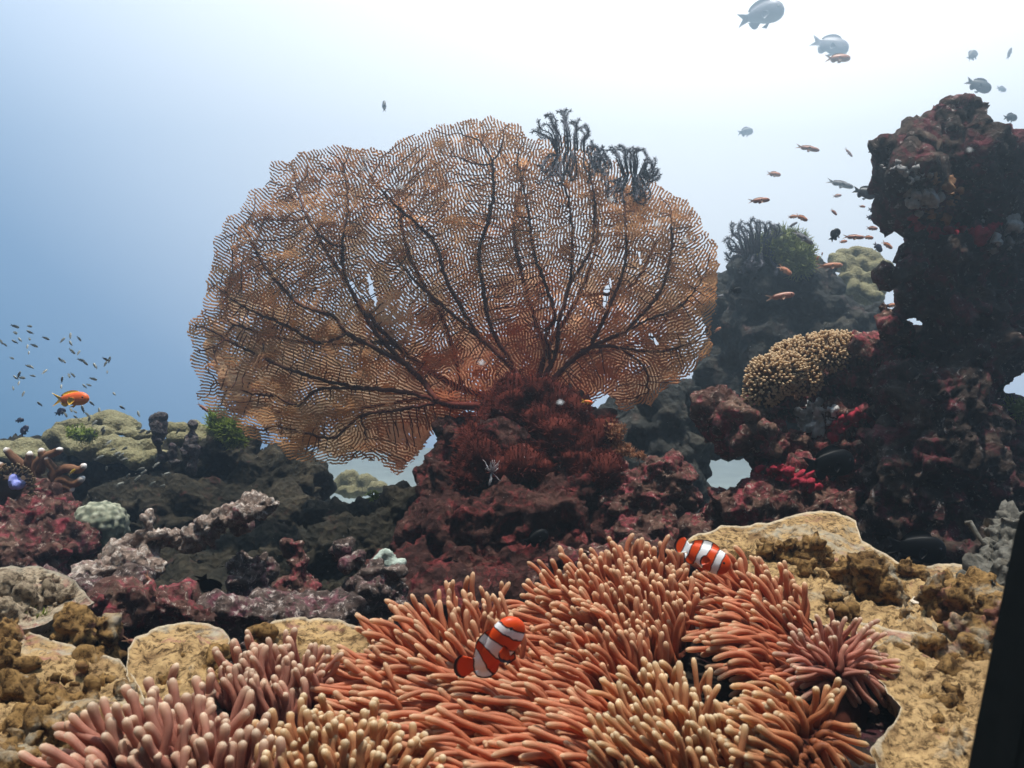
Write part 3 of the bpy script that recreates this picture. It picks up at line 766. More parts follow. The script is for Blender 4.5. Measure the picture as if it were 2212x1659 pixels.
M_stump = rock_mat("crusted_stump", [(.05, .045, .05), (.10, .085, .085), (.2, .17, .16)], [(.14, .06, .08), (.26, .16, .17)], (.42, .36, .34), 16, .008, .55, .6, 110)
for i, (lab, pts) in enumerate([
    ("upright crusted stump standing highest among the olive lobes", [(340, 903, 12, 14), (342, 925, 12, 18), (344, 955, 13, 22), (348, 985, 14, 22)]),
    ("upright crusted stump nearest to the edge of the sea fan", [(413, 922, 10, 12), (411, 945, 13, 18), (412, 975, 13, 22), (414, 1005, 13, 22)]),
    ("short crusted stump between the two tall ones", [(372, 965, 8, 9), (374, 985, 10, 16), (378, 1005, 10, 14)])]):
    o = blob("crusted_stump", [(a, b, 2.72, c, d) for a, b, c, d in pts], M_stump, .0055, (.010, 14), (.008, 34), (.004, 80), (.006, 40), seed=40 + i)
    tag(o, lab, "coral stump", "upright stumps by the olive corals")

# branching coral with white tips
M_branch = flesh_mat("branching_coral", [(0, (.13, .06, .035)), (.84, (.22, .11, .06)), (.93, (.62, .55, .5)), (1, (.85, .8, .78))], trans=.05, rough=.9, spec=.1, noise_amt=.3)
root = empty("branching_coral", at(95, 1060, 2.15)); tag(root, "brown branching coral with white tipped fingers", "coral")
for pts in [[(70, 1060), (50, 1010), (25, 985), (10, 968)], [(60, 1030), (62, 1000), (65, 975)], [(90, 1060), (75, 1015), (90, 990), (125, 975), (128, 967)], [(110, 1060), (118, 1020), (105, 1000), (100, 985)],
            [(120, 1060), (130, 1035), (160, 1045), (182, 1030)], [(125, 1065), (135, 1050), (150, 1055), (158, 1060)], [(110, 1030), (140, 1012), (170, 1015), (185, 1003)], [(40, 1040), (15, 1020), (-5, 1000)], [(85, 1020), (92, 992), (88, 968)]]:
    pth = [at(p[0], p[1], 2.15 - .0006 * i) for i, p in enumerate(smooth_path(pts, 14))]
    rr = [(11.5 - 4.5 * i / 13 + random.uniform(-.8, .8)) * 2.15 / F for i in range(14)]; rr[-1] *= .45
    mb = MB(); V_, F_, T_ = tube(pth, rr, 9); mb.add(V_, F_, T_); mb.build("branch", M_branch, root)
# blue lipped clam-like polyp at the edge
M_fluff = flesh_mat("brown_polyp", [(0, (.1, .06, .035)), (1, (.34, .24, .13))], trans=.3)
M_blue = plain_mat("violet_flesh", (.12, .14, .5), (.35, .38, .75), 60, .5, .3)
root = empty("giant_clam", at(30, 1055, 2.0)); tag(root, "violet blue clam lips in a brown frilled mound at the edge", "clam")
mb = MB()
for i in range(150):
    a = R(200 + 200 * random.random()); rr_ = random.uniform(28, 44)
    c = (28 + math.cos(a) * rr_, 1052 + math.sin(a) * rr_)
    e = (28 + math.cos(a) * (rr_ + 9), 1052 + math.sin(a) * (rr_ + 9))
    V_, F_, T_ = tube([at(*c, 2.0), at(*e, 1.985)], [2.2 * 2 / F, 1.6 * 2 / F], 5); mb.add(V_, F_, T_)
V_, N_, F_ = lump_mesh([(28, 1052, 2.04, 42, 42)], .008); mb.add(V_, F_)
mb.build("frill", M_fluff, root)
blob("mantle", [(30, 1042, 1.99, 11, 16, .02), (40, 1048, 1.985, 8, 10, .02)], M_blue, .004, (.004, 40), (.002, 90), (.001, 150), parent=root)

# brain coral ball
M_brain, nt_, b_ = mat_base("brain_coral")
tc_ = nt_.nodes.new("ShaderNodeTexCoord")
vo_ = nt_.nodes.new("ShaderNodeTexVoronoi"); vo_.inputs['Scale'].default_value = 62; nt_.links.new(tc_.outputs['Object'], vo_.inputs['Vector'])
cr_ = ramp(nt_, [(.15, (.42, .42, .32)), (.45, (.26, .26, .18)), (.7, (.12, .13, .09))]); nt_.links.new(vo_.outputs['Distance'], cr_.inputs[0])
nt_.links.new(cr_.outputs[0], b_.inputs['Base Color']); b_.inputs['Roughness'].default_value = .9
V, N, Fc = lump_mesh([(222, 1132, 2.0, 56, 54), (222, 1165, 2.0, 50, 40)], .0045)
d = .010 * (.55 - worley(V * 62, 2)) + .006 * fbm(V * 12, 3, 2)
o = mesh_obj("brain_coral", V + N * d[:, None], Fc, M_brain); tag(o, "pale green dimpled ball of coral below the dark ridge", "coral")

# tan bubble coral on the right ledge
M_bub = flesh_mat("bubble_tips", [(0, (.18, .095, .045)), (.6, (.46, .28, .14)), (1, (.78, .58, .36))], trans=.35, noise_amt=.1)
M_bubb = plain_mat("bubble_base", (.12, .06, .02), (.2, .11, .04))
root = empty("bubble_coral", at(1730, 860, 2.0)); tag(root, "tan coral of three mounds covered in tiny round tips", "coral")
rn = random.Random(3)
for lum in ([(1665, 815, 1.98, 42, 38), (1650, 840, 1.98, 32, 26), (1640, 855, 1.99, 24, 18)], [(1715, 780, 2.02, 45, 36), (1740, 765, 2.02, 34, 30), (1735, 815, 2.0, 30, 30), (1700, 800, 1.98, 30, 30)], [(1800, 755, 2.02, 46, 28), (1835, 752, 2.0, 24, 24), (1775, 755, 2.03, 30, 26), (1790, 770, 2.0, 30, 24)]):
    V, N, Fc = lump_mesh(lum, .0055)
    md = mesh_obj("mound", V, Fc, M_bubb, root)
    mb = MB(); used = []
    idx = list(range(len(V))); rn.shuffle(idx)
    cell = {}
    for i in idx:
        p = Vector(V[i]); nn = Vector(N[i])
        if nn.y > .35: continue
        ck = tuple(int(c // .0062) for c in p)
        if ck in cell: continue
        cell[ck] = 1
        d = (nn + Vector((rn.uniform(-.4, .4), rn.uniform(-.4, .2), rn.uniform(0, .5)))).normalized(); L = rn.uniform(.010, .017)
        V_, F_, T_ = tube([p, p + d * L * .6, p + d * L * .85, p + d * L * 1.05, p + d * L * 1.15], [.0018, .0020, .0030, .0025, .0009], 6); mb.add(V_, F_, [0] * 6 + [.4] * 6 + [.9] * 6 + [1] * 12)
    o = mb.build("tips", M_bub, md); o["kind"] = "stuff"
from mathutils.bvhtree import BVHTree
def crust(name, host, pts, r, mat, label, cat, group=None, n=40, spread=9, seed=1, flat=.5):
    """ragged growth lying on the surface of host along a polyline of picture points"""
    bpy.context.view_layer.update()
    bvh = BVHTree.FromObject(host, bpy.context.evaluated_depsgraph_get()); mi = host.matrix_world.inverted()
    rn = random.Random(seed); lum = []
    o0 = mi @ Vector((0, 0, 0))
    for p in smooth_path(pts, n):
        x, y = p[0] + rn.gauss(0, spread), p[1] + rn.gauss(0, spread * .6)
        hit = bvh.ray_cast(o0, (mi @ at(x, y, 1.0) - o0).normalized())
        if hit[0] is None: continue
        q = host.matrix_world @ hit[0]; rr = r * rn.uniform(.45, 1.15)
        lum.append((x, y, q.y, rr, rr * rn.uniform(.5, .9), rr * q.y / F * flat))
    o = blob(name, lum, mat, .0035, (.008, 28), (.006, 70), (.004, 120), (.006, 70), seed=seed)
    tag(o, label, cat, group); return o
OB = {o_["label"]: o_ for o_ in bpy.data.objects if "label" in o_}
H_pil = OB["tall dark rock pillar with a peaked top, the highest rock of the reef"]
H_led = OB["red and pink crusted ledge jutting out beneath the tan bubble coral"]
H_bou = OB["crimson crusted boulder below the ledge and behind the flat tan plate"]
M_sponge = plain_mat("white_sponge", (.5, .5, .5), (.75, .75, .76), 120, .9, .1, .006)
crust("white_sponge", H_led, [(1735, 890), (1770, 880), (1765, 905), (1745, 915), (1770, 930), (1800, 885)], 15, M_sponge, "ragged white sponge crust in the hollow of the red ledge", "sponge", n=70, spread=6, seed=52)
M_gcr = plain_mat("grey_white_crust", (.20, .19, .19), (.50, .48, .48), 90, .9, .1, .006)
crust("grey_crust", H_pil, [(1925, 370), (1950, 365), (1985, 380), (1975, 410), (2010, 430), (1990, 450)], 9, M_gcr, "grey white crust high on the pillar's overhanging shoulder", "crust", n=90, seed=53, spread=13, flat=.35)
crust("grey_crust", H_pil, [(2185, 470), (2195, 500), (2150, 540), (2140, 480)], 9, M_gcr, "grey white crust beside the end of the crimson band on the pillar", "crust", n=60, seed=56, spread=11, flat=.35)
M_crim = plain_mat("crimson_sponge", (.20, .008, .02), (.42, .03, .055), 90, .8, .2, .004)
crust("crimson_sponge", H_bou, [(1610, 1010), (1650, 1010), (1690, 1020), (1720, 1040), (1760, 1050)], 12, M_crim, "bright crimson sponge streak on the boulder below the ledge", "sponge", "crimson sponges", n=44, seed=54, spread=10)
crust("crimson_sponge", H_pil, [(1970, 482), (2000, 490), (2040, 500), (2080, 498), (2120, 506), (2150, 495)], 10, M_crim, "thin crimson sponge band across the neck of the rock pillar", "sponge", "crimson sponges", n=60, seed=55, spread=8)
crust("crimson_sponge", H_led, [(1800, 940), (1850, 900), (1895, 905), (1900, 940), (1860, 950)], 12, M_crim, "crimson sponge patch beside the ragged white sponge", "sponge", "crimson sponges", n=40, seed=51, spread=10)
M_oran = plain_mat("orange_crust", (.20, .09, .04), (.40, .22, .12), 90, .8, .2, .005)
crust("orange_crust", H_pil, [(2010, 400), (2040, 395), (2060, 420), (2040, 440), (2000, 470)], 7, M_oran, "rusty orange crust on the pillar above the crimson band", "crust", n=56, seed=59, spread=16, flat=.4)
M_peach = flesh_mat("peach_soft_coral", [(0, (.36, .14, .06)), (1, (.62, .34, .2))], trans=.35, noise_amt=.3)
tuft("soft_coral", [(1318, 935, 2.25, 9, 16), (1340, 930, 2.24, 8, 9), (1335, 950, 2.25, 9, 14), (1350, 975, 2.24, 20, 10), (1380, 985, 2.22, 16, 8), (1310, 985, 2.25, 16, 16), (1300, 1005, 2.25, 14, 14)],
     2200, .011, M_peach, "peach coloured fuzzy soft coral beside the round topped pink boulder", "soft coral", 1.0, 57)
M_wcor = plain_mat("pale_green_coral", (.3, .36, .3), (.5, .55, .48), 90, .9, .1, .005)
o = blob("pale_coral", [(838, 1210, 1.83, 24, 22), (825, 1225, 1.82, 20, 14), (852, 1222, 1.82, 16, 16)], M_wcor, .005, (.012, 25), (.006, 60), (.003, 110), (.008, 50), seed=58)
tag(o, "pale mint coral knob beside the slanting pink rubble", "coral")

# ------------------------------------------------------------------ foreground plates
def plate_mat(name, base, dark, rim):
    m, nt, b = mat_base(name)
    tc = nt.nodes.new("ShaderNodeTexCoord"); v = tc.outputs['Object']
    n1 = noise_n(nt, 22, 6, .65, v, .3)
    c1 = ramp(nt, [(.32, dark), (.5, base), (.72, tuple(min(1, c * 1.25) for c in base))]); nt.links.new(n1.outputs[0], c1.inputs[0])
    n2 = noise_n(nt, 95, 6, .75, v, .4)
    k2 = ramp(nt, [(.41, (.22, .18, .14)), (.51, (.95, .92, .9)), (.72, (1.25, 1.25, 1.2))]); nt.links.new(n2.outputs[0], k2.inputs[0])
    col = mixc(nt, 1.0, c1.outputs[0], k2.outputs[0], 'MULTIPLY')
    n3 = noise_n(nt, 13, 5, .7, v, .6)
    k3 = ramp(nt, [(.60, (0, 0, 0)), (.68, (.75,) * 3)]); nt.links.new(n3.outputs[0], k3.inputs[0])
    col = mixc(nt, k3.outputs[0], col, (.30, .12, .10))
    n5 = noise_n(nt, 9, 6, .7, v, .5)
    k5 = ramp(nt, [(.56, (0, 0, 0)), (.66, (.7,) * 3)]); nt.links.new(n5.outputs[0], k5.inputs[0])
    col = mixc(nt, k5.outputs[0], col, (.40, .36, .28))
    a = nt.nodes.new("ShaderNodeAttribute"); a.attribute_name = 't'
    kr = ramp(nt, [(.55, (0, 0, 0)), (.95, (.85,) * 3)]); nt.links.new(a.outputs['Fac'], kr.inputs[0])
    col = mixc(nt, kr.outputs[0], col, rim)
    nt.links.new(col, b.inputs['Base Color']); b.inputs['Roughness'].default_value = .9; b.inputs['Specular IOR Level'].default_value = .1
    bp = nt.nodes.new("ShaderNodeBump"); bp.inputs['Strength'].default_value = .8; bp.inputs['Distance'].default_value = .008
    nt.links.new(n2.outputs[0], bp.inputs['Height']); nt.links.new(bp.outputs[0], b.inputs['Normal'])
    return m
M_plate = plate_mat("tan_plate", (.40, .265, .125), (.19, .11, .05), (.66, .55, .40))
M_plateg = plate_mat("grey_tan_plate", (.34, .27, .19), (.16, .12, .08), (.44, .38, .29))
M_knob = plate_mat("tan_knob", (.27, .16, .06), (.11, .06, .024), (.6, .5, .35))

def patch(name, poly, mat, parent=None, lift=0.0, thick=.03, step=5, rough=(.010, 18), rough2=(.006, 60), dome=None, rim=True, seed=1, lumpy=1.0):
    rn = np.random.default_rng(seed)
    po = resample(poly + [poly[0]], step)[:-1]
    pn = np.array(po); z_ = np.full(len(pn), seed * 7.7)
    pn = pn + np.stack([5 * fbm(np.c_[pn / 26, z_], 71, 3), 4 * fbm(np.c_[pn / 26, z_ + 50], 72, 3)], 1); po = [tuple(p) for p in pn]
    pa = np.array(po); x0, y0 = pa.min(0); x1, y1 = pa.max(0)
    gx, gy = np.meshgrid(np.arange(x0, x1, step), np.arange(y0, y1, step))
    Q = np.stack([gx.ravel(), gy.ravel()], 1) + rn.uniform(-.3, .3, (gx.size, 2)) * step
    Q = Q[in_poly_np(Q, po)]
    d = np.sqrt(((Q[:, None, :] - pa[None]) ** 2).sum(2)).min(1); Q = Q[d > step * .45]; d = d[d > step * .45]
    n = len(po)
    allv = [Vector(p) for p in po] + [Vector(q) for q in Q]
    ov, oe, of, *_ = delaunay_2d_cdt(allv, [], [list(range(n))], 1, 1e-6)
    pts = np.array([(v.x, v.y) for v in ov])
    dist = np.concatenate([np.zeros(n), d]) if len(pts) == n + len(Q) else np.sqrt(((pts[:, None] - pa[None]) ** 2).sum(2)).min(1)
    Yv = np.array([Yg(p[1]) for p in pts])
    if dome:
        for (cx, cy, rx, ry, h) in dome:
            Yv = Yv * (1 - h * np.exp(-(((pts[:, 0] - cx) / rx) ** 2 + ((pts[:, 1] - cy) / ry) ** 2)))
    P = np.stack([(pts[:, 0] - 1106) / F * Yv, Yv, (829.5 - pts[:, 1]) / F * Yv + lift], 1)
    inner = np.clip(dist / 40, 0, 1)
    # bumps of all sizes and little pits
    nb = int(len(P) / 14); bx = pts[rn.integers(0, len(pts), nb)]; br = rn.uniform(3.5, 8.5, nb) * rn.uniform(.5, 1, nb)
    bump = np.zeros(len(P))
    for (ux, uy), ur in zip(bx, br):
        m_ = np.abs(pts[:, 0] - ux) < ur * 1.2
        q_ = ((pts[m_, 0] - ux) / ur) ** 2 + ((pts[m_, 1] - uy) / (ur * .42)) ** 2
        bump[m_] = np.maximum(bump[m_], np.sqrt(np.clip(1 - q_, 0, 1)) * ur * 1.35 * Yv[m_] / F)
    P[:, 2] += bump * np.clip(dist / 14, 0, 1) * lumpy + inner * .006 * (.55 - worley(P * 60, seed))
    P[:, 2] += inner * (rough[0] * fbm(P * rough[1], seed, 2) + rough2[0] * fbm(P * rough2[1], seed + 3, 2)) + .006 * np.clip(1 - dist / 14, 0, 1)
    N = len(P)
    B = P[:n].copy(); B[:, 2] -= thick; B[:, 0] += (P[:, 0].mean() - B[:, 0]) * .12; B[:, 1] -= thick * .3
    Fc = [tuple(reversed(f)) for f in of]
    # which way up
    f0 = Fc[len(Fc) // 2]; a, b, c = (Vector(P[i]) for i in f0[:3])
    if (b - a).cross(c - a).z < 0: Fc = [tuple(reversed(f)) for f in Fc]
    for i in range(n):
        j = (i + 1) % n
        Fc.append((i, N + i, N + j, j))
    V = np.concatenate([P, B])
    t = np.concatenate([np.clip(1 - dist / 9, 0, 1) if rim else np.zeros(N), np.full(n, 0.0)])
    o = mesh_obj(name, V, Fc, mat, parent, attrs={'t': t})
    return o

def knob(px, py, Y, rx, rz, parent, seed, mat=None, h=1.0):
    py -= rz * .35
    lum = [(px, py, Y, rx, rz), (px + rx * .1, py + rz * .8, Y, rx * 1.05, rz * .8)]
    rn = random.Random(seed)
    for k in range(5):
        a = rn.uniform(0, 6.28); lum.append((px + math.cos(a) * rx * .55, py + math.sin(a) * rz * .55 - rz * .1, Y - .2 * rx * Y / F, rx * .5, rz * .42))
    return blob("knob", lum, mat or M_knob, .0035, (.007, 22), (.006, 55), (.004, 130), (.009, 75), parent=parent, seed=seed)

pl = patch("plate_coral", [(275, 1420), (290, 1395), (330, 1375), (390, 1362), (440, 1362), (480, 1378), (495, 1400), (480, 1440), (470, 1520), (380, 1560), (300, 1540), (270, 1480)], M_plate, lift=.004, seed=3, dome=[(390, 1430, 90, 60, .02)])
tag(pl, "tan plate coral with a pale raised rim beside the black fish", "coral")
for i, k in enumerate([(405, 1425, 14, 14), (470, 1432, 26, 24), (380, 1455, 20, 10), (440, 1440, 12, 10), (490, 1470, 24, 24)]):
    knob(k[0], k[1], Yg(k[1] + k[3]), k[2], k[3], pl, 60 + i)
pl = patch("plate_coral", [(545, 1385), (570, 1365), (620, 1352), (690, 1350), (745, 1360), (800, 1385), (800, 1450), (720, 1480), (620, 1470), (550, 1440)], M_plate, lift=.004, seed=4)
tag(pl, "tan plate coral with a wavy rim between two anemones", "coral")
for i, k in enumerate([(560, 1385, 24, 20), (690, 1395, 16, 8), (640, 1385, 18, 8)]): knob(k[0], k[1], Yg(k[1] + k[3]), k[2], k[3], pl, 70 + i)
pl = patch("plate_coral", [(1470, 1195), (1500, 1172), (1560, 1150), (1620, 1148), (1680, 1135), (1740, 1118), (1800, 1116), (1850, 1135), (1862, 1180), (1900, 1200), (1960, 1240), (2060, 1230), (2200, 1250), (2260, 1320), (2260, 1420), (2000, 1420), (1900, 1420), (1800, 1380), (1640, 1300), (1520, 1270)],
           M_plate, lift=.004, seed=5, rough=(.016, 12), dome=[(1760, 1140, 100, 40, .03)])
tag(pl, "broad sunlit tan plate coral behind the higher clownfish", "coral")
for i, k in enumerate([(1705, 1195, 26, 26), (1758, 1195, 30, 30), (1650, 1195, 18, 18), (1830, 1250, 32, 32), (1880, 1255, 48, 46), (1745, 1235, 18, 16), (1960, 1240, 30, 26), (2030, 1300, 42, 42), (2100, 1310, 46, 50), (2150, 1350, 50, 50), (1930, 1290, 24, 22), (2090, 1370, 46, 34), (1600, 1215, 30, 12)]):
    knob(k[0], k[1], Yg(k[1] + k[3] * .9), k[2], k[3], pl, 80 + i)
pl = patch("plate_coral", [(1840, 1370), (1900, 1380), (2000, 1400), (2260, 1400), (2300, 1680), (2200, 1720), (1900, 1720), (1880, 1660), (1930, 1600), (1945, 1560), (1900, 1510), (1880, 1470), (1850, 1430)],
           M_plate, lift=.010, seed=6, rough=(.014, 16), rough2=(.006, 60))
tag(pl, "tan plate coral overhanging the dark hollow at the bottom corner", "coral")
for i, k in enumerate([(1940, 1420, 22, 22), (2020, 1410, 36, 30), (1990, 1460, 24, 16), (2060, 1470, 40, 20), (2100, 1420, 30, 30), (2040, 1530, 20, 12), (1980, 1580, 20, 9), (2080, 1600, 34, 14)]):
    knob(k[0], k[1], Yg(k[1] + k[3] * .9), k[2], k[3], pl, 100 + i)
pl = patch("plate_coral", [(-60, 1250), (20, 1242), (90, 1240), (140, 1262), (180, 1290), (200, 1320), (160, 1345), (60, 1380), (-60, 1380)], M_plateg, lift=.006, seed=7, rough=(.016, 16))
tag(pl, "greyish knobby plate coral above the yellow green tuft", "coral")
for i, k in enumerate([(25, 1280, 22, 26), (95, 1285, 18, 18), (60, 1300, 26, 26), (10, 1330, 26, 28), (140, 1295, 14, 12), (110, 1255, 16, 12)]):
    knob(k[0], k[1], Yg(k[1] + k[3] * .9), k[2], k[3], pl, 120 + i, M_plateg)
pl = patch("plate_coral", [(-80, 1350), (40, 1370), (120, 1400), (260, 1440), (300, 1500), (320, 1560), (260, 1640), (180, 1720), (-100, 1720)], M_plate, lift=.002, seed=8, rough=(.018, 15), rough2=(.006, 55))
tag(pl, "uneven tan plate coral filling the bottom corner under the knobbly columns", "coral")
for i, k in enumerate([(20, 1370, 28, 26), (10, 1425, 30, 34), (40, 1500, 40, 30), (60, 1580, 50, 28), (150, 1585, 50, 34), (210, 1560, 26, 22), (20, 1640, 50, 26), (270, 1510, 26, 16), (230, 1600, 22, 24), (110, 1520, 30, 26)]):
    knob(k[0], k[1], Yg(k[1] + k[3] * .9), k[2], k[3], pl, 140 + i)
def scatter_knobs(pl_, poly, n, seed, lo=8, hi=22, mat=None):
    rn = random.Random(seed); k = 0
    while k < n:
        x, y = rn.uniform(min(p[0] for p in poly), max(p[0] for p in poly)), rn.uniform(min(p[1] for p in poly), max(p[1] for p in poly))
        if not in_poly(x, y, poly): continue
        r_ = rn.uniform(lo, hi) * rn.uniform(.7, 1); knob(x, y, Yg(y + r_ * .8), r_, r_ * rn.uniform(.7, 1.2), pl_, seed * 10 + k, mat); k += 1
PL = [o_ for o_ in bpy.data.objects if o_.name.startswith("plate_coral")]
def plate_named(t): return next(o_ for o_ in PL if t in o_["label"])
scatter_knobs(plate_named("filling the bottom corner"), [(0, 1390), (120, 1430), (250, 1460), (290, 1520), (200, 1600), (120, 1659), (0, 1659)], 34, 31, 9, 26)
scatter_knobs(plate_named("overhanging the dark hollow"), [(1880, 1400), (2130, 1400), (2090, 1650), (1930, 1650), (1960, 1560), (1890, 1470)], 30, 33, 7, 22)
scatter_knobs(plate_named("broad sunlit"), [(1500, 1200), (1620, 1165), (1800, 1140), (1860, 1190), (2050, 1250), (2120, 1300), (2050, 1390), (1900, 1370), (1760, 1310), (1620, 1250)], 26, 35, 6, 18)
scatter_knobs(plate_named("pale raised rim"), [(300, 1440), (400, 1400), (470, 1420), (460, 1490), (380, 1500)], 9, 37, 7, 15)
scatter_knobs(plate_named("greyish knobby"), [(-10, 1265), (90, 1255), (170, 1300), (60, 1360), (-10, 1360)], 14, 39, 7, 16, M_plateg)
root = empty("column_coral", at(170, 1500, 1.0)); tag(root, "tall knobbly brown column coral beside the round green tuft", "coral")
for i, cols in enumerate([[(155, 1340, 26, 26), (152, 1380, 30, 34), (145, 1430, 34, 40), (140, 1480, 40, 40)], [(232, 1345, 22, 22), (238, 1372, 26, 26), (230, 1410, 28, 34)], [(190, 1350, 20, 22), (200, 1385, 26, 26)], [(198, 1440, 27, 26), (195, 1480, 30, 36), (180, 1510, 40, 30)]]):
    Yc = (1.06, 1.10, 1.12, 1.0)[i]
    blob("column", [(a, b, Yc, c, d) for a, b, c, d in cols], M_knob, .0038, (.008, 20), (.007, 50), (.004, 120), (.010, 70), parent=root, seed=160 + i)
M_shell = plain_mat("pale_shell", (.40, .33, .25), (.55, .47, .38), 120, .6, .3, .002)
for i, (lab, lum) in enumerate([("curled white plate edge near the yellow fish", [(1810, 1185, 1.42, 13, 10), (1828, 1196, 1.41, 14, 6), (1845, 1205, 1.40, 12, 7)]),
                                ("white broken rim below the knobs beside the small pink anemone", [(1990, 1300, 1.19, 30, 6), (1960, 1295, 1.2, 12, 7), (2020, 1292, 1.19, 14, 6)])]):
    o = blob("broken_rim", lum, M_shell, .003, (.006, 30), (.004, 70), (.002, 130), seed=170 + i); tag(o, lab, "coral fragment")
M_purp = plain_mat("purple_sponge", (.28, .07, .12), (.5, .2, .28), 120, .8, .2, .003)
for i, (lab, lum) in enumerate([("pink sponge lump on the bottom corner plate", [(2020, 1545, .90, 22, 9), (2050, 1552, .89, 18, 8), (2030, 1510, .93, 14, 12)]), ("small mauve sponge beside the column coral", [(225, 1490, 1.0, 16, 14), (250, 1475, 1.01, 14, 9), (285, 1520, .99, 9, 9)])]):
    o = blob("pink_sponge", lum, M_purp, .0032, (.006, 30), (.004, 70), (.002, 130), seed=174 + i); tag(o, lab, "sponge")
# pale whip spiral at the picture edge
M_whip = plain_mat("pale_whip", (.05, .046, .038), (.15, .135, .11), 90, .8, .2, .003)
lum = [(2188 - i * 4.2 + 2 * math.sin(i * 1.7), 1112 + i * 10.5, 1.22 - .008 * i, 20 + i * .9 + 4 * math.sin(i * 2.3), 5.0 + i * .12, .03) for i in range(16)]
o = blob("ruffled_coral", lum, M_whip, .003, (.006, 26), (.009, 55), (.006, 110), (.008, 70), seed=180); tag(o, "pale ruffled coral fin half hidden by the black bar", "coral")
mb = MB(); V_, F_, T_ = tube([at(*p) for p in [(2085, 1130, 1.3), (2095, 1128, 1.3), (2108, 1150, 1.29), (2125, 1175, 1.28), (2140, 1195, 1.27)]], [.003, .0042, .0036, .0028, .0022], 8); mb.add(V_, F_, T_)
tag(mb.build("sea_squirt", M_whip), "small pale tube leaning against the ruffled coral", "sea squirt")

# ------------------------------------------------------------------ anemones
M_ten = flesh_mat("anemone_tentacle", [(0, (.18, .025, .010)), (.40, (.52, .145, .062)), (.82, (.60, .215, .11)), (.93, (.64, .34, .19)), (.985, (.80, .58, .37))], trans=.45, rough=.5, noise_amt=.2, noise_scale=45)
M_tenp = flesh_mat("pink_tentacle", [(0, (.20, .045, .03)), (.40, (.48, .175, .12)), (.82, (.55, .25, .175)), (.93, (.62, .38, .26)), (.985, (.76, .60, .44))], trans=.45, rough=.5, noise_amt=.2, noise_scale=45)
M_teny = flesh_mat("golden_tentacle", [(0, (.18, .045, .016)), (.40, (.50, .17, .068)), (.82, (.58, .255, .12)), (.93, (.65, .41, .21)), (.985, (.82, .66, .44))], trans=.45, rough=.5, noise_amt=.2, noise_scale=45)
M_disc = plain_mat("anemone_disc", (.03, .008, .005), (.07, .02, .012), 30, .8, .05)
def anemone(label, poly, ctrl, L0, rad, spacing, mat, seed, dome=None, lift=.0):
    rn = random.Random(seed)
    disc_poly = poly
    base = patch("sea_anemone", disc_poly, M_disc, None, lift=-.012, thick=.05, step=14, rough=(.004, 20), rough2=(.0, 60), dome=dome, rim=False, seed=seed, lumpy=0.0)
    tag(base, label, "anemone", "anemones of the foreground bed")
    xs_ = [p[0] for p in poly]; ys_ = [p[1] for p in poly]
    tens = []
    y = min(ys_); row = 0
    while y < max(ys_):
        # rows thin out with perspective
        sp = spacing * (.72 + .28 * (y - 1200) / 460)
        x = min(xs_) + (row % 2) * sp * .5
        while x < max(xs_):
            qx, qy = x + rn.uniform(-.38, .38) * sp, y + rn.uniform(-.38, .38) * sp
            if in_poly(qx, qy, poly):
                wx = wy = 0
                for cx, cy, dx, dy in ctrl:
                    w = 1 / ((qx - cx) ** 2 + (qy - cy) ** 2 + 400) ** 1.3
                    n_ = math.hypot(dx, dy); wx += w * dx / n_; wy += w * dy / n_
                a = math.atan2(wy, wx) + rn.gauss(0, .17)
                L = L0 * 1.12 * rn.uniform(.62, 1.32) * (.75 + .25 * (qy - 1200) / 460)
                Y = Yg(qy)
                for (cx, cy, rx, ry, h) in dome or ():
                    Y *= 1 - h * math.exp(-(((qx - cx) / rx) ** 2 + ((qy - cy) / ry) ** 2))
                s = Y / F
                p0 = at(qx, qy, Y) + Vector((0, 0, -.008))
                d = Vector((math.cos(a), rn.uniform(-.30, .22), -math.sin(a)))
                d.normalize()
                nb = Vector((d.x * .3, -.25, .95)).normalized()
                Lw = L * s
                side = d.cross(Vector((0, 1, 0))).normalized() * rn.uniform(-.22, .22) * Lw
                wig = d.cross(Vector((0, 1, 0))).normalized() * rn.uniform(-.085, .085) * Lw
                p1 = p0 + nb * Lw * .38 + side
                p2 = p0 + d * Lw + Vector((0, 0, rn.uniform(-.08, .05) * Lw)) + side * .4
                r_ = rad * s * rn.uniform(.86, 1.14) * (.75 + .25 * (qy - 1200) / 460)
                pth, rr, tt = [], [], []
                for i in range(11):
                    u = i / 10
                    u2 = u if i < 8 else (.80, .9, .965)[i - 8] if i < 10 else 1.0
                    u2 = (0, .12, .25, .38, .5, .62, .73, .83, .90, .955, .985)[i]
                    pth.append(p0 * (1 - u2) ** 2 + p1 * 2 * u2 * (1 - u2) + p2 * u2 * u2 + wig * math.sin(u2 * 6.3))
                    rr.append(r_ * (1.30, 1.20, 1.10, 1.0, .93, .89, .88, .92, .98, .86, .38)[i]); tt.append(u2)
                V_, F_, _ = tube(pth, rr, 8)
                vis = -20 < p2.x / p2.y * F + 1106 < 2232 and 829.5 - p2.z / p2.y * F < 1659
                tens.append((not vis, Y, V_, F_, [t for t in tt for _ in range(8)]))
            x += sp
        y += sp * .86; row += 1
    tens.sort(key=lambda t: (t[0], t[1]))
    for t in tens[:100]:
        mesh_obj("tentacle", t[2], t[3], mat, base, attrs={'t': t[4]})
    if len(tens) > 100:
        mb = MB()
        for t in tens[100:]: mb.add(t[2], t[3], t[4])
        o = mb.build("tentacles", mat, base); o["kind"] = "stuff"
    print(label, len(tens))

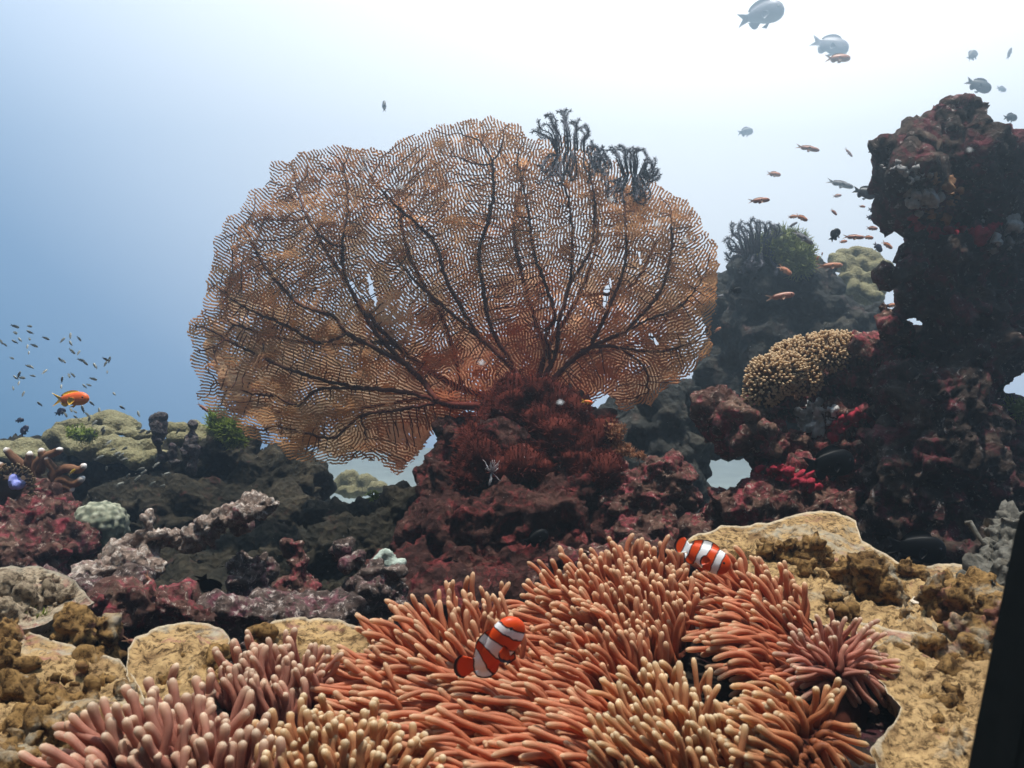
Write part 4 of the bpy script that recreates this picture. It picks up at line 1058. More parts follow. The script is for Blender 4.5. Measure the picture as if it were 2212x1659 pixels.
anemone("tallest orange anemone, a high dome behind the lower clownfish", [(1165, 1330), (1200, 1280), (1265, 1248), (1400, 1236), (1470, 1260), (1500, 1330), (1480, 1400), (1420, 1470), (1330, 1490), (1230, 1460), (1180, 1390)],
        [(1170, 1320, -1, -.6), (1250, 1250, -.45, -1), (1350, 1240, .0, -1), (1470, 1260, .15, -1), (1200, 1400, -1, -.35), (1300, 1400, -.8, -.8), (1380, 1330, -.15, -1), (1450, 1450, -.1, -1)], 98, 7.7, 15.5, M_ten, 201, [(1350, 1300, 150, 120, .10)])
anemone("largest rust orange anemone, its long tentacles swept sideways under the lower clownfish", [(890, 1400), (950, 1365), (1060, 1365), (1085, 1400), (1150, 1425), (1230, 1475), (1330, 1520), (1345, 1600), (1310, 1700), (950, 1700), (870, 1610), (800, 1545), (775, 1485), (830, 1430)],
        [(1000, 1380, .0, -1), (1060, 1385, .22, -1), (900, 1400, -.6, -1), (830, 1450, -1, -.65), (800, 1520, -1, -.25), (950, 1480, -1, -.5), (1100, 1550, -1, -.42), (1250, 1500, -1, -.6), (1300, 1580, -1, -.7), (1200, 1650, -1, -.3), (1000, 1650, -1, -.2)], 128, 7.5, 16.5, M_ten, 202, [(1020, 1420, 140, 90, .07), (1150, 1560, 200, 100, .03)])
anemone("orange anemone at the bottom edge with upright tentacles beside a dark gap", [(1345, 1525), (1440, 1500), (1510, 1525), (1570, 1600), (1610, 1700), (1320, 1700)],
        [(1350, 1520, -.5, -1), (1450, 1520, -.15, -1), (1550, 1560, .2, -1), (1400, 1640, -.7, -.8), (1560, 1650, -.3, -1)], 105, 8.0, 18, M_teny, 203, [(1450, 1560, 120, 90, .06)])
anemone("orange anemone directly below the higher clownfish, tentacles combed to one side", [(1530, 1270), (1620, 1258), (1700, 1300), (1765, 1380), (1715, 1420), (1740, 1490), (1650, 1470), (1590, 1400), (1520, 1330)],
        [(1550, 1270, -.6, -.8), (1640, 1265, -.1, -1), (1720, 1330, .1, -1), (1600, 1340, -1, -.4), (1660, 1400, -1, -.25), (1700, 1470, -1, -.02), (1560, 1380, -1, -.1)], 100, 7.6, 15.5, M_ten, 204, [(1640, 1350, 120, 110, .09)])
anemone("small pink anemone spreading in a star next to the knobby plate", [(1740, 1420), (1760, 1385), (1810, 1372), (1860, 1390), (1880, 1430), (1850, 1470), (1790, 1475), (1750, 1455)],
        [(1745, 1400, -.6, -.8), (1800, 1380, 0, -1), (1860, 1390, .8, -.7), (1880, 1435, 1, -.1), (1850, 1470, .6, .6), (1760, 1455, -.9, .2)], 74, 6.8, 13.5, M_tenp, 205, [(1810, 1420, 80, 60, .10)])
anemone("pale tipped orange anemone hanging over the dark hollow", [(1620, 1520), (1720, 1500), (1790, 1530), (1805, 1590), (1760, 1650), (1690, 1700), (1620, 1700), (1600, 1600)],
        [(1640, 1520, -1, -.3), (1720, 1510, -.8, -.4), (1780, 1530, .3, -.6), (1800, 1580, .9, .5), (1780, 1640, .3, .9), (1700, 1640, -.7, -.5), (1640, 1640, -.8, -.7)], 88, 8.2, 17.5, M_teny, 206, [(1700, 1580, 90, 80, .08)])
anemone("thick dusky pink anemone in the bottom corner under the black fish", [(190, 1640), (270, 1570), (380, 1540), (480, 1560), (560, 1640), (590, 1720), (130, 1720)],
        [(210, 1630, -.8, -.7), (300, 1580, -.3, -1), (400, 1550, -.02, -1), (520, 1600, .35, -1), (350, 1690, -.3, -1), (180, 1690, -.9, -.5)], 104, 10.8, 22, M_tenp, 207, [(380, 1620, 150, 80, .07)])
anemone("rosy anemone standing in front of the wavy rimmed plate", [(480, 1510), (510, 1455), (590, 1428), (670, 1440), (705, 1500), (640, 1560), (540, 1560)],
        [(490, 1490, -.5, -1), (590, 1430, -.1, -1), (690, 1460, .35, -1), (600, 1540, -.2, -1)], 88, 8.2, 16.5, M_tenp, 208, [(600, 1480, 90, 70, .06)])
anemone("golden anemone at the bottom edge with short pale tipped tentacles", [(590, 1620), (670, 1570), (790, 1570), (870, 1620), (940, 1720), (570, 1720)],
        [(610, 1610, -.3, -1), (720, 1580, -.2, -1), (830, 1610, .2, -1), (910, 1670, .6, -.8)], 84, 9.2, 18, M_teny, 209, [(740, 1630, 120, 80, .07)])

# ------------------------------------------------------------------ fish
def fish_pieces(h, w, tail=.13, fork=.45, dors=.13, pect=True, ped=.30, nose=.65, fan_tail=False):
    """unit-length fish, nose at +x .5, back up; returns pieces of (verts, faces, u, e)"""
    out_ = {}
    n, sd = 18, 12
    V, Fc, U = [], [], []
    xb = -.5 + .24
    def prof(s):  # s 0 nose .. 1 tail root
        return max(.02, (math.sin(math.pi * min(1, s ** nose)) ** .75) * (1 - .12 * s) * .5 + ped * .5 * (s ** 2.2)) if s > 0 else .02
    for i in range(n):
        s = (i / (n - 1)) ** 1.25
        x = .5 - s * (.5 - xb); hh = h * prof(s); ww = w * (max(.015, math.sin(math.pi * min(1, s ** .6)) ** .7 * .5 * (1 - .2 * s)) + .03 * s)
        for k in range(sd):
            a = 2 * math.pi * k / sd
            V.append((x, ww * math.cos(a), hh * math.sin(a) * (1.0 if math.sin(a) > 0 else .95))); U.append(x + .5)
    for i in range(n - 1):
        for k in range(sd):
            k2 = (k + 1) % sd; Fc.append((i * sd + k, (i + 1) * sd + k, (i + 1) * sd + k2, i * sd + k2))
    Fc.append(tuple(range(sd))); Fc.append(tuple((n - 1) * sd + k for k in range(sd - 1, -1, -1)))
    out_['body'] = (V, Fc, U, [0] * len(V))
    def hs(x): return h * prof((.5 - x) / (.5 - xb))
    def fin(outer, inner, th=.010):
        """outer edge polyline and inner (root) polyline of equal length -> thin solid fin"""
        V, U, E, Fc = [], [], [], []
        m = len(outer)
        rows = [(0, 1.0), (.55, .8), (.86, .5), (1, .25)]
        for sg in (-1, 1):
            for f, tk in rows:
                for o_, i_ in zip(outer, inner):
                    p = [i_[j] + (o_[j] - i_[j]) * f for j in range(3)]
                    p[1] += sg * th * tk * .5
                    V.append(tuple(p)); U.append(p[0] + .5); E.append(f)
        q = len(rows)
        for s_ in (0, 1):
            for r_ in range(q - 1):
                for k in range(m - 1):
                    a = s_ * q * m + r_ * m + k
                    f = (a, a + 1, a + m + 1, a + m)
                    Fc.append(f if s_ else tuple(reversed(f)))
        for k in range(m - 1):
            a, b = (q - 1) * m + k, q * m + (q - 1) * m + k; Fc.append((a, a + 1, b + 1, b))
            a, b = k, q * m + k; Fc.append((a, b, b + 1, a + 1))
        for r_ in range(q - 1):
            for k in (0, m - 1):
                a, b = r_ * m + k, q * m + r_ * m + k; Fc.append((a, a + m, b + m, b))
        return V, Fc, U, E
    pr = hs(xb) * .9
    m = 9
    ou, inn = [], []
    for i in range(m):
        t = i / (m - 1) * 2 - 1
        if fan_tail: ou.append((-.5 + .10 * t * t, 0, tail * 1.0 * math.sin(t * 1.35)))
        else: ou.append((-.5 + fork * .24 * (1 - abs(t)), 0, tail * t * 1.15))
        inn.append((xb + .01, 0, pr * t))
    out_['tail_fin'] = fin(ou, inn, .014)
    ou, inn = [], []
    for i in range(12):
        t = i / 11; x = .26 - t * .46
        lift = dors * (math.sin(math.pi * (t ** .8)) ** .6 * (.75 + .45 * t)) if 0 < t < 1 else 0
        inn.append((x, 0, hs(x) * .93)); ou.append((x - .05 * t - .01, 0, hs(x) * .93 + lift))
    out_['dorsal_fin'] = fin(ou, inn)
    ou, inn = [], []
    for i in range(8):
        t = i / 7; x = .0 - t * .22
        lift = dors * 1.1 * math.sin(math.pi * t) ** .6 if 0 < t < 1 else 0
        inn.append((x, 0, -hs(x) * .88)); ou.append((x - .06, 0, -hs(x) * .88 - lift))
    out_['anal_fin'] = fin(ou, inn)
    ou, inn = [], []
    for i in range(6):
        t = i / 5
        inn.append((.17 - .05 * t, 0, -hs(.15) * .85)); ou.append((.08 - .10 * t, 0, -hs(.15) * .85 - dors * (1.0 - .4 * t)))
    a_, b_, c_, d_ = fin(ou, inn); out_['pelvic_fin'] = (a_, b_, [.66] * len(c_), d_)
    if pect:
        for nm, sg in (('pectoral_fin', -1), ('pectoral_fin.', 1)):
            ou, inn = [], []
            for i in range(7):
                t = i / 6 * 2 - 1
                inn.append((.17, sg * w * .46, -.05 * h + .035 * t))
                ou.append((.17 - .15 * math.cos(t * .9), sg * (w * .5 + .05), -.05 * h - .03 + .10 * math.sin(t * 1.2)))
            a_, b_, c_, d_ = fin(ou, inn, .006); out_[nm] = (a_, b_, [.66] * len(c_), d_)
    er = .026 + .012 * h
    for nm, sg in (('eye', -1), ('eye.', 1)):
        V, Fc = [], []
        for i in range(7):
            for k in range(10):
                ph = math.pi * i / 6; a = 2 * math.pi * k / 10
                V.append((.375 + er * math.sin(ph) * math.cos(a), sg * w * .355 + sg * er * .55 * math.cos(ph), .10 * h + er * math.sin(ph) * math.sin(a)))
        for i in range(6):
            for k in range(10):
                f = (i * 10 + k, i * 10 + (k + 1) % 10, (i + 1) * 10 + (k + 1) % 10, (i + 1) * 10 + k); Fc.append(f if sg < 0 else tuple(reversed(f)))
        out_[nm] = (V, Fc, [.9] * len(V), [0] * len(V))
    return out_

def bend_fn(ctrl):
    """ctrl: (x, heading deg) pairs -> maps the straight spine onto a bent one in the x-z plane"""
    xs = np.linspace(-.55, .55, 111); hd = np.radians(np.interp(xs, [c[0] for c in ctrl], [c[1] for c in ctrl]))
    X = np.concatenate([[0], np.cumsum(np.cos(hd[:-1]) * .01)]); Z = np.concatenate([[0], np.cumsum(np.sin(hd[:-1]) * .01)])
    X -= np.interp(0, xs, X); Z -= np.interp(0, xs, Z)
    def f(V):
        V = np.array(V); hh = np.interp(V[:, 0], xs, hd)
        return np.stack([np.interp(V[:, 0], xs, X) - np.sin(hh) * V[:, 2], V[:, 1], np.interp(V[:, 0], xs, Z) + np.cos(hh) * V[:, 2]], 1)
    return f
def side_bend(V, amt):
    V = np.array(V); V[:, 1] += amt * (V[:, 0] - .1) ** 2 * np.where(V[:, 0] < .1, 1, .3); return V

def fish_mat(name, back, side, belly, fin, edge=None, spec=.4, spots=None):
    m, nt, b = mat_base(name)
    tc = nt.nodes.new("ShaderNodeTexCoord"); sp = nt.nodes.new("ShaderNodeSeparateXYZ"); nt.links.new(tc.outputs['Object'], sp.inputs[0])
    n = noise_n(nt, 25, 3, .6, tc.outputs['Object'])
    ma = nt.nodes.new("ShaderNodeMath"); ma.operation = 'MULTIPLY_ADD'; ma.inputs[1].default_value = .08
    nt.links.new(n.outputs[0], ma.inputs[0]); nt.links.new(sp.outputs['Z'], ma.inputs[2])
    mp = nt.nodes.new("ShaderNodeMapRange"); mp.inputs[1].default_value = -.12; mp.inputs[2].default_value = .20; nt.links.new(ma.outputs[0], mp.inputs[0])
    c = ramp(nt, [(.1, belly), (.5, side), (.85, back)]); nt.links.new(mp.outputs[0], c.inputs[0])
    at_ = nt.nodes.new("ShaderNodeAttribute"); at_.attribute_name = 'e'
    k = ramp(nt, [(.02, (0, 0, 0)), (.12, (1, 1, 1))]); nt.links.new(at_.outputs['Fac'], k.inputs[0])
    col = mixc(nt, k.outputs[0], c.outputs[0], fin)
    if edge:
        k2 = ramp(nt, [(.82, (0, 0, 0)), (.92, (1, 1, 1))]); nt.links.new(at_.outputs['Fac'], k2.inputs[0]); col = mixc(nt, k2.outputs[0], col, edge)
    nt.links.new(col, b.inputs['Base Color']); b.inputs['Roughness'].default_value = .45; b.inputs['Specular IOR Level'].default_value = spec
    return m

M_eye = plain_mat("fish_eye", (.006, .006, .008), (.012, .012, .015), 10, .15, .6)
# clownfish: banding by position along the body
def clown_material(bands):
    m, nt, b = mat_base("clownfish_skin")
    au = nt.nodes.new("ShaderNodeAttribute"); au.attribute_name = 'u'
    ae = nt.nodes.new("ShaderNodeAttribute"); ae.attribute_name = 'e'
    tc = nt.nodes.new("ShaderNodeTexCoord")
    n = noise_n(nt, 9, 2, .5, tc.outputs['Object'])
    ma = nt.nodes.new("ShaderNodeMath"); ma.operation = 'MULTIPLY_ADD'; ma.inputs[1].default_value = .05
    sub = nt.nodes.new("ShaderNodeMath"); sub.operation = 'SUBTRACT'; sub.inputs[1].default_value = .5; nt.links.new(n.outputs[0], sub.inputs[0])
    nt.links.new(sub.outputs[0], ma.inputs[0]); nt.links.new(au.outputs['Fac'], ma.inputs[2])
    orange, black, white = (.76, .075, .008), (.012, .008, .012), (.92, .92, .93)
    st = [(0.0, orange)]
    g = .006; bk = .011
    for a, z in bands:
        st += [(a - bk - g, orange), (a - bk, black), (a - g * .3, black), (a + g, white), (z - g, white), (z + g * .3, black), (z + bk, black), (z + bk + g, orange)]
    st.append((1.0, orange))
    c = ramp(nt, st); nt.links.new(ma.outputs[0], c.inputs[0])
    k2 = ramp(nt, [(.80, (0, 0, 0)), (.88, (1, 1, 1))]); nt.links.new(ae.outputs['Fac'], k2.inputs[0])
    col = mixc(nt, k2.outputs[0], c.outputs[0], (.015, .01, .015))
    nt.links.new(col, b.inputs['Base Color']); b.inputs['Roughness'].default_value = .4; b.inputs['Specular IOR Level'].default_value = .35
    tr = nt.nodes.new("ShaderNodeBsdfTranslucent"); nt.links.new(col, tr.inputs[0])
    mx = nt.nodes.new("ShaderNodeMixShader"); mx.inputs[0].default_value = .25
    nt.links.new(b.outputs[0], mx.inputs[1]); nt.links.new(tr.outputs[0], mx.inputs[2])
    nt.links.new(mx.outputs[0], nt.nodes["Material Output"].inputs[0])
    return m

def place_fish(name, pieces, mat, px, py, Y, Lpx, ang, label, cat, yaw=0, roll=0, bend=None, sb=0, group=None, parts=True, mirror=False, me_cache=None):
    """ang: heading in the picture, degrees up from pointing right; yaw turns the nose away (+) or towards (-) the lens"""
    L = Lpx * Y / F
    M = Matrix.Translation(at(px, py, Y)) @ Matrix.Rotation(R(-ang), 4, 'Y') @ Matrix.Rotation(R(yaw), 4, 'Z') @ Matrix.Rotation(R(roll), 4, 'X') @ Matrix.Diagonal((L, L, L, 1))
    def mk(nm, pcs, mt, smooth=True):
        V, Fc, U, E = [], [], [], []
        for p in pcs:
            o_ = len(V); V += list(p[0]); Fc += [tuple(i + o_ for i in f) for f in p[1]]; U += list(p[2]); E += list(p[3])
        if sb: V = side_bend(V, sb)
        if bend: V = bend(V)
        me = bpy.data.meshes.new(nm); me.from_pydata([tuple(v) for v in np.array(V).tolist()], [], Fc)
        me.polygons.foreach_set("use_smooth", [True] * len(me.polygons))
        for kk, a in (('u', U), ('e', E)):
            q = me.attributes.new(kk, 'FLOAT', 'POINT'); q.data.foreach_set("value", np.array(a, dtype=np.float32))
        me.update(); me.materials.append(mt); return me
    if parts:
        root = bpy.data.objects.new(name, None); COL.objects.link(root); root.matrix_world = M
        for nm, pc in pieces.items():
            base = nm.rstrip('.')
            o = bpy.data.objects.new(base, mk(base, [pc], M_eye if base == 'eye' else mat)); COL.objects.link(o); o.parent = root
        tag(root, label, cat, group); return root
    if me_cache is not None:
        key = (name, mat.name, sb)
        if key not in me_cache: me_cache[key] = mk(name, list(pieces.values()), mat)
        me = me_cache[key]
    else: me = mk(name, list(pieces.values()), mat)
    o = bpy.data.objects.new(name, me); COL.objects.link(o); o.matrix_world = M
    tag(o, label, cat, group); return o

P_clown = fish_pieces(.42, .22, .155, dors=.10, fan_tail=True, ped=.36)
M_clown = clown_material([(.18, .285), (.44, .585), (.73, .84)])
place_fish("clownfish", P_clown, M_clown, 1516, 1199, .93, 130, -24, "orange and white clownfish hovering over the combed anemone, seen whole from the side", "fish", yaw=-22, sb=.25)
M_clown2 = clown_material([(.245, .35), (.50, .645), (.79, .87)])
place_fish("clownfish", P_clown, M_clown2, 1066, 1410, .83, 188, 0, "orange and white clownfish nestled in the swept tentacles, its tail bent towards the bottom", "fish", yaw=14, roll=14, bend=bend_fn([(-.5, 6), (-.25, 10), (-.1, 38), (.1, 55), (.5, 66)]))

P_anth = fish_pieces(.33, .17, .145, fork=.75, dors=.07, ped=.34)
P_slim = fish_pieces(.22, .13, .09, fork=.7, dors=.04, ped=.34)
P_damsel = fish_pieces(.50, .19, .14, fork=.5, dors=.12, ped=.34)
P_tiny = fish_pieces(.30, .15, .11, fork=.6, dors=.05, pect=False, ped=.3)
M_anth = fish_mat("orange_anthias", (.88, .13, .02), (.88, .18, .03), (.80, .36, .05), (.85, .48, .05))
M_orange = fish_mat("pale_orange_fish", (.5, .17, .08), (.55, .22, .11), (.55, .3, .2), (.5, .25, .15))
M_pinkf = fish_mat("pink_slim_fish", (.5, .24, .17), (.36, .13, .09), (.42, .2, .15), (.4, .2, .12))
M_greyf = fish_mat("grey_fish", (.14, .14, .15), (.22, .21, .22), (.32, .3, .3), (.18, .17, .18))
M_hazef = fish_mat("haze_paled_fish", (.26, .25, .30), (.34, .33, .38), (.42, .41, .45), (.30, .29, .34))  # grey fish with the fading of haze put into the colour
M_darkf = fish_mat("dark_damsel", (.02, .026, .035), (.03, .035, .042), (.05, .05, .055), (.02, .025, .032))
M_blackf = fish_mat("black_damsel", (.004, .004, .005), (.005, .005, .006), (.008, .008, .009), (.004, .004, .005), spec=.1)
M_bluef = fish_mat("blue_black_damsel", (.01, .012, .04), (.012, .016, .05), (.02, .025, .06), (.01, .012, .04))
M_silver = fish_mat("silver_fry", (.14, .14, .12), (.24, .24, .2), (.42, .42, .38), (.2, .2, .17))
M_yelf = fish_mat("yellow_fish", (.5, .33, .01), (.55, .36, .015), (.6, .42, .04), (.6, .5, .3))

place_fish("anthias", P_anth, M_anth, 152, 862, 1.9, 92, 2, "bright orange fish with a yellow forked tail over the olive coral", "fish", yaw=-12)
# schools on the right
G_R = "fish in the pale water between the fan and the pillar"
cache = {}
SCH = [
    (1643, 32, 8.5, 100, 8, P_damsel, M_hazef, "largest deep bodied fish, swimming alone at the very top of the water", True, -20),
    (1792, 98, 10.0, 82, -22, P_damsel, M_hazef, "faded deep bodied fish just above the orange one near the top", True, -15),
    (1809, 126, 6.0, 54, -4, P_anth, M_orange, "orange fish right beneath a faded deep bodied fish", True, -12),
    (2100, 120, 8.5, 36, 40, P_damsel, M_greyf, "faded fish nosing upward above the pillar, nearer of two", True, 20),
    (2180, 116, 8.5, 32, 65, P_slim, M_greyf, "faded slim fish pointing steeply up at the upper picture edge", False, 10),
    (2113, 184, 6.5, 56, -30, P_damsel, M_darkf, "dark fish diving towards the tip of the rock pillar", True, -15),
    (2163, 192, 11.0, 22, -20, P_damsel, M_greyf, "small faded fish behind the tip of the rock pillar", False, 0),
    (1962, 262, 8.0, 30, 10, P_damsel, M_greyf, "faint fish beside the pillar's sloping shoulder", False, 0),
    (2182, 254, 5.0, 34, 2, P_damsel, M_darkf, "dark level fish at the picture edge over the pillar's far shoulder", True, 10),
    (1610, 285, 12.0, 34, 8, P_damsel, M_greyf, "faint grey fish alone in open water above the slim school", False, 0),
    (1744, 320, 4.5, 52, -15, P_slim, M_pinkf, "highest slim pinkish brown fish of the school, nose tipped down", True, -12),
    (1833, 329, 5.5, 26, -50, P_slim, M_pinkf, "small slim pink fish pointing steeply down, high in the school", False, 0),
    (1671, 376, 5.0, 32, -8, P_anth, M_orange, "small orange fish nearest the sea fan's shoulder", False, 0),
    (1814, 397, 4.5, 60, -18, P_slim, M_greyf, "long slim grey fish touching the dark green damselfish", True, -10),
    (1867, 416, 2.4, 50, -20, P_damsel, M_darkf, "dark damselfish beside the pillar's overhang, tail touching the slim grey fish", True, -12),
    (1808, 423, 5, 20, 8, P_anth, M_pinkf, "tiny pink fish under the long slim grey one", False, 0),
    (1639, 433, 2.4, 52, 6, P_slim, M_pinkf, "slim brown fish rising gently just off the sea fan", True, 10),
    (1862, 446, 2.9, 15, -5, P_anth, M_pinkf, "tiniest pinkish dot of a fish under the dark damselfish", False, 0),
    (1886, 453, 2.6, 23, -8, P_damsel, M_bluef, "upper of two small teal dark fish by the overhang", False, 0),
    (1881, 470, 2.6, 21, -12, P_damsel, M_bluef, "lower of two small teal dark fish by the overhang", False, 0),
    (1801, 458, 2.8, 19, -45, P_anth, M_pinkf, "tiny pink fish diving in the middle of the school", False, 0),
    (1712, 468, 2.8, 22, 4, P_anth, M_orange, "pale orange fish whose nose meets the brighter orange one", False, 0),
    (1731, 470, 2.6, 30, -26, P_anth, M_orange, "orange fish nosing down above the pale feather star", False, 0),
    (1712, 486, 2.8, 25, 30, P_slim, M_greyf, "small slim grey fish rising over the pale green algae", False, 0),
    (1734, 512, 2.4, 54, -38, P_slim, M_greyf, "long slim grey fish diving beside the pale green algae", True, -10),
    (1803, 508, 2.3, 36, 50, P_damsel, M_blackf, "black damselfish nosing up in the middle of the school", True, 12),
    (1843, 512, 2.5, 46, -4, P_slim, M_pinkf, "slim reddish fish level beside the black damselfish", True, -8),
    (1875, 513, 2.6, 24, -6, P_anth, M_orange, "small orange fish right ahead of the slim reddish one", False, 0),
    (1883, 493, 2.6, 26, -4, P_anth, M_pinkf, "small pink fish above the orange one by the overhang", False, 0),
    (1821, 522, 2.6, 19, 8, P_anth, M_orange, "tiny orange fish just below the slim reddish one", False, 0),
    (1896, 534, 2.5, 26, -50, P_damsel, M_bluef, "dark fish diving over the cauliflower like coral", False, 0),
    (1916, 529, 2.5, 28, -35, P_anth, M_orange, "orange fish diving against the edge of the rock pillar", False, 0),
    (1766, 558, 2.8, 13, 60, P_anth, M_orange, "tiny orange fish nosing up above the dip of the outcrop", False, 0),
    (1776, 549, 2.9, 9, 80, P_anth, M_pinkf, "speck of a fish above the dip of the hazy outcrop", False, 0),
    (1792, 574, 2.8, 58, 2, P_slim, M_orange, "slim tan fish gliding level before the cauliflower like coral", True, 0),
    (1695, 583, 2.9, 36, -38, P_anth, M_orange, "red orange fish diving in front of the hazy outcrop", True, -10),
    (1685, 640, 2.2, 64, 8, P_slim, M_pinkf, "pink fish with a pale back in front of the shaded outcrop", True, 0),
    (1590, 627, 2.4, 28, 4, P_damsel, M_blackf, "small black fish between the sea fan and the hazy outcrop", False, 10),
    (1550, 712, 2.8, 18, 30, P_anth, M_orange, "small orange fish at the sea fan's lower edge", False, 0),
    (1555, 640, 3.0, 18, 10, P_anth, M_greyf, "tiny grey fish peeking past the sea fan's edge", False, 0),
    (1925, 660, 2.4, 26, 10, P_anth, M_orange, "small orange fish in the gap beside the rock pillar", False, 0),
    (1268, 868, 2.2, 26, -12, P_anth, M_anth, "small orange fish in the shaggy red algae", False, 0),
]
for (px, py, Y, Lp, an, pc, mt, lab, parts, yaw) in SCH:
    place_fish("reef_fish", pc, mt, px, py, Y, Lp, an, lab, "fish", yaw=yaw, group=G_R, parts=parts)
for (px, py, Y, Lp, an, pc, mt, lab, yaw) in [
    (830, 230, 5.0, 36, 96, P_slim, M_darkf, "lone dark fish hanging upright in the open water above the fan", 30),
    (438, 880, 2.6, 32, -38, P_slim, M_pinkf, "slim reddish fish slipping behind the sea fan's edge", 0),
    (42, 908, 2.5, 18, 10, P_damsel, M_bluef, "upper of two blue black fish over the flat olive coral", 30),
    (52, 931, 2.5, 28, 70, P_damsel, M_bluef, "lower, larger of two blue black fish over the flat olive coral", 20),
    (130, 890, 2.6, 26, 22, P_damsel, M_bluef, "blue black fish right under the bright orange one", 0),
    (384, 932, 2.6, 18, 50, P_slim, M_darkf, "thin dark fish between the two upright stumps", 0),
    (1158, 1163, 1.9, 60, 20, P_damsel, M_blackf, "black fish in deep shade under the sea fan's rock", 20),
    (1790, 1002, 1.72, 122, 3, P_damsel, M_blackf, "black fish in the dark hole between ledge and boulder", 10),
    (1978, 1185, 1.55, 125, -6, P_damsel, M_blackf, "big black fish at the shaded foot of the rock pillar", -10),
    (335, 1478, .98, 100, 0, P_damsel, M_blackf, "black fish half hidden behind the thick dusky pink tentacles", 20),
    (448, 1262, 1.5, 90, -82, P_damsel, M_blackf, "black fish nosing straight down behind the rubble", 50),
    (292, 1388, 1.10, 62, -18, P_slim, M_pinkf, "smooth pink fish resting beside the column coral", 0),
    (325, 1258, 1.5, 54, -62, P_slim, M_pinkf, "brown pink fish slanting down in the shade over the rubble", 0),
    (1893, 1203, 1.36, 56, 166, P_slim, M_yelf, "yellow fish by the foot of the rock pillar", 10),
    (155, 1020, 2.05, 20, 40, P_tiny, M_yelf, "tiny yellow fish among the white tipped branches", 0)]:
    place_fish("reef_fish", pc, mt, px, py, Y, Lp, an, lab, "fish", yaw=yaw, parts=Lp > 50)
fry = [(145, 140), (148, 205), (290, 140), (300, 200), (290, 265), (450, 258), (615, 280), (695, 240), (700, 310), (710, 385), (780, 262), (775, 405), (200, 275), (150, 295), (45, 320), (10, 290), (270, 345), (335, 330), (285, 405),
       (115, 455), (800, 475), (838, 500), (600, 475), (630, 485), (285, 535), (320, 548), (440, 590), (1040, 465), (1040, 515), (1080, 475), (1058, 590), (942, 535), (185, 625), (160, 650), (215, 650), (185, 705), (320, 630), (680, 625),
       (718, 620), (918, 660), (875, 720), (838, 735), (612, 670), (605, 740), (130, 750), (228, 812), (395, 910), (910, 905), (820, 962), (700, 962), (740, 985), (1130, 810), (1210, 945), (1370, 1010), (645, 1010), (985, 985), (750, 1040), (860, 1010)]
fry2 = [(930, 1100), (1010, 1160), (880, 1060), (930, 1190), (1070, 1290), (1020, 1190), (1110, 1360), (1150, 1400), (1230, 1350), (1190, 1420), (975, 1440), (1225, 1455), (1050, 1550), (1260, 1625), (1410, 1590), (1390, 1550), (1540, 1510), (1640, 1600), (1460, 1190), (1400, 1180), (1350, 1650), (1500, 1700), (1180, 1700), (1600, 1720)]
rn = random.Random(77)
proto = {}
for k, (x, y) in enumerate(fry + fry2):
    low = k >= len(fry)
    an = rn.choice([rn.uniform(-60, -20), rn.uniform(40, 80), rn.uniform(-50, 0), rn.uniform(100, 150)]) if not low else rn.uniform(10, 55)
    if 'f' not in proto:
        o = place_fish("small_fry", P_tiny, M_silver, x * .2187, 674 + y * .2187, 2.5, 15, an, "", "fish", yaw=0, parts=False); proto['f'] = o
    else:
        o = proto['f'].copy(); COL.objects.link(o)
    Y = rn.uniform(2.3, 3.2) if not low else rn.uniform(2.45, 2.62)
    L = (rn.uniform(13, 20) if not low else rn.uniform(16, 22)) * Y / F
    o.matrix_world = Matrix.Translation(at(x * .2187, 674 + y * .2187, Y)) @ Matrix.Rotation(R(-an), 4, 'Y') @ Matrix.Rotation(R(rn.uniform(-50, 50)), 4, 'Z') @ Matrix.Diagonal((L, L, L, 1))
    if low: tag(o, "tiny silvery fish close in front of the olive coral and its shade", "fish", "silvery fry sheltering by the olive coral")
    else: tag(o, "tiny silvery fish of the loose shoal in blue open water", "fish", "silvery fry shoaling in open water")

# ------------------------------------------------------------------ black gear at the picture edge
M_gear = plain_mat("black_rubber", (.004, .005, .005), (.007, .008, .008), 60, .9, .02)
bm = bmesh.new()
Yb = .46
a0, a1 = at(2278, 1085, Yb), at(2146, 1760, Yb - .02)
ax = (a1 - a0).normalized(); s_ = ax.cross(Vector((0, 1, 0))).normalized()
if s_.x < 0: s_ = -s_
dpt = ax.cross(s_).normalized()
Lb = (a1 - a0).length; wb = 95 * Yb / F
for t0, t1, w0, w1, dd in [(0, 1, .0, 1, .022)]:
    pts = []
    for t, inset in ((0, .35), (.03, .1), (.1, 0), (1, 0)):
        for sx, sy in ((0 + inset * .3, -1), (1, -1), (1, 1), (0 + inset * .3, 1)):
            pts.append(bm.verts.new(a0 + ax * Lb * t + s_ * (wb * (sx - .28)) + dpt * dd * sy * (1 - inset * .5)))
    for i in range(3):
        for k in range(4):
            bm.faces.new((pts[i * 4 + k], pts[i * 4 + (k + 1) % 4], pts[(i + 1) * 4 + (k + 1) % 4], pts[(i + 1) * 4 + k]))
    bm.faces.new(pts[:4]); bm.faces.new(pts[-4:][::-1])
bmesh.ops.recalc_face_normals(bm, faces=bm.faces)
bmesh.ops.bevel(bm, geom=bm.edges[:], offset=.004, segments=3, affect='EDGES')
V = [tuple(v.co) for v in bm.verts]; bm.verts.index_update(); Fc = [tuple(v.index for v in f.verts) for f in bm.faces]; bm.free()
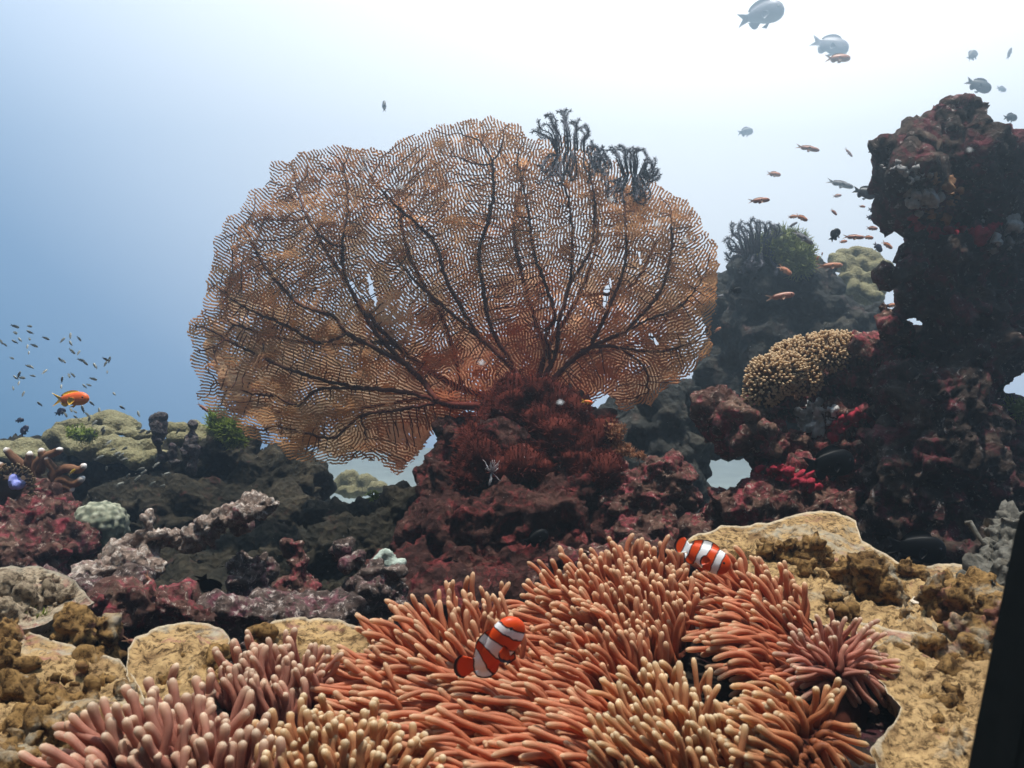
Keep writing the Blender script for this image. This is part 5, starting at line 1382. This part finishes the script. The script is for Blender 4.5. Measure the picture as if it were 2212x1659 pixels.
o = mesh_obj("gear_arm", V, Fc, M_gear, smooth=False); tag(o, "plain black bar of diving gear leaning in at the bottom picture edge", "diving gear")

# drifting specks
M_speck = plain_mat("speck", (.7, .72, .75), (.85, .86, .88), 20, .9, .1)
mb = MB(); rn = random.Random(21)
def speck(p, r_):
    V_ = [p + Vector((a, b, c)) * r_ for a, b, c in ((1, 0, 0), (-1, 0, 0), (0, 1, 0), (0, -1, 0), (0, 0, .7), (0, 0, -.7))]
    mb.add(V_, [(0, 2, 4), (2, 1, 4), (1, 3, 4), (3, 0, 4), (2, 0, 5), (1, 2, 5), (3, 1, 5), (0, 3, 5)])
for _ in range(1900):
    Y = rn.uniform(.6, 3.4); speck(at(rn.uniform(0, 2212), rn.uniform(250, 1400), Y), Y * rn.uniform(.2, .75) / F * rn.uniform(.5, 1.2))
for (x, y) in [(790, 345), (785, 365), (865, 405), (1420, 485), (1480, 520), (1320, 432), (1145, 312), (1040, 785), (1210, 870), (2095, 325)]:
    speck(at(x, y, .30), .0011)
o = mb.build("drifting_specks", M_speck, smooth=False); o["kind"] = "stuff"; tag(o, "pale specks drifting in the water", "specks", kind="stuff")

# ------------------------------------------------------------------ haze of the water
HX, HY0, HY1, HZ0, HZ1 = 12, -1.5, 16, -2.3, 4.6
V = [(x, y, z) for z in (HZ0, HZ1) for y in (HY0, HY1) for x in (-HX, HX)]
Fc = [(0, 2, 3, 1), (4, 5, 7, 6), (0, 1, 5, 4), (2, 6, 7, 3), (0, 4, 6, 2), (1, 3, 7, 5)]
M_haze = bpy.data.materials.new("haze"); M_haze.use_nodes = True
nt = M_haze.node_tree; nt.nodes.clear()
out = nt.nodes.new("ShaderNodeOutputMaterial"); pv = nt.nodes.new("ShaderNodeVolumePrincipled")
pv.inputs['Color'].default_value = (.56, .76, .96, 1)
pv.inputs['Density'].default_value = .072
pv.inputs['Anisotropy'].default_value = .8
nt.links.new(pv.outputs[0], out.inputs['Volume'])
o = mesh_obj("haze", V, Fc, M_haze, smooth=False); o["kind"] = "stuff"
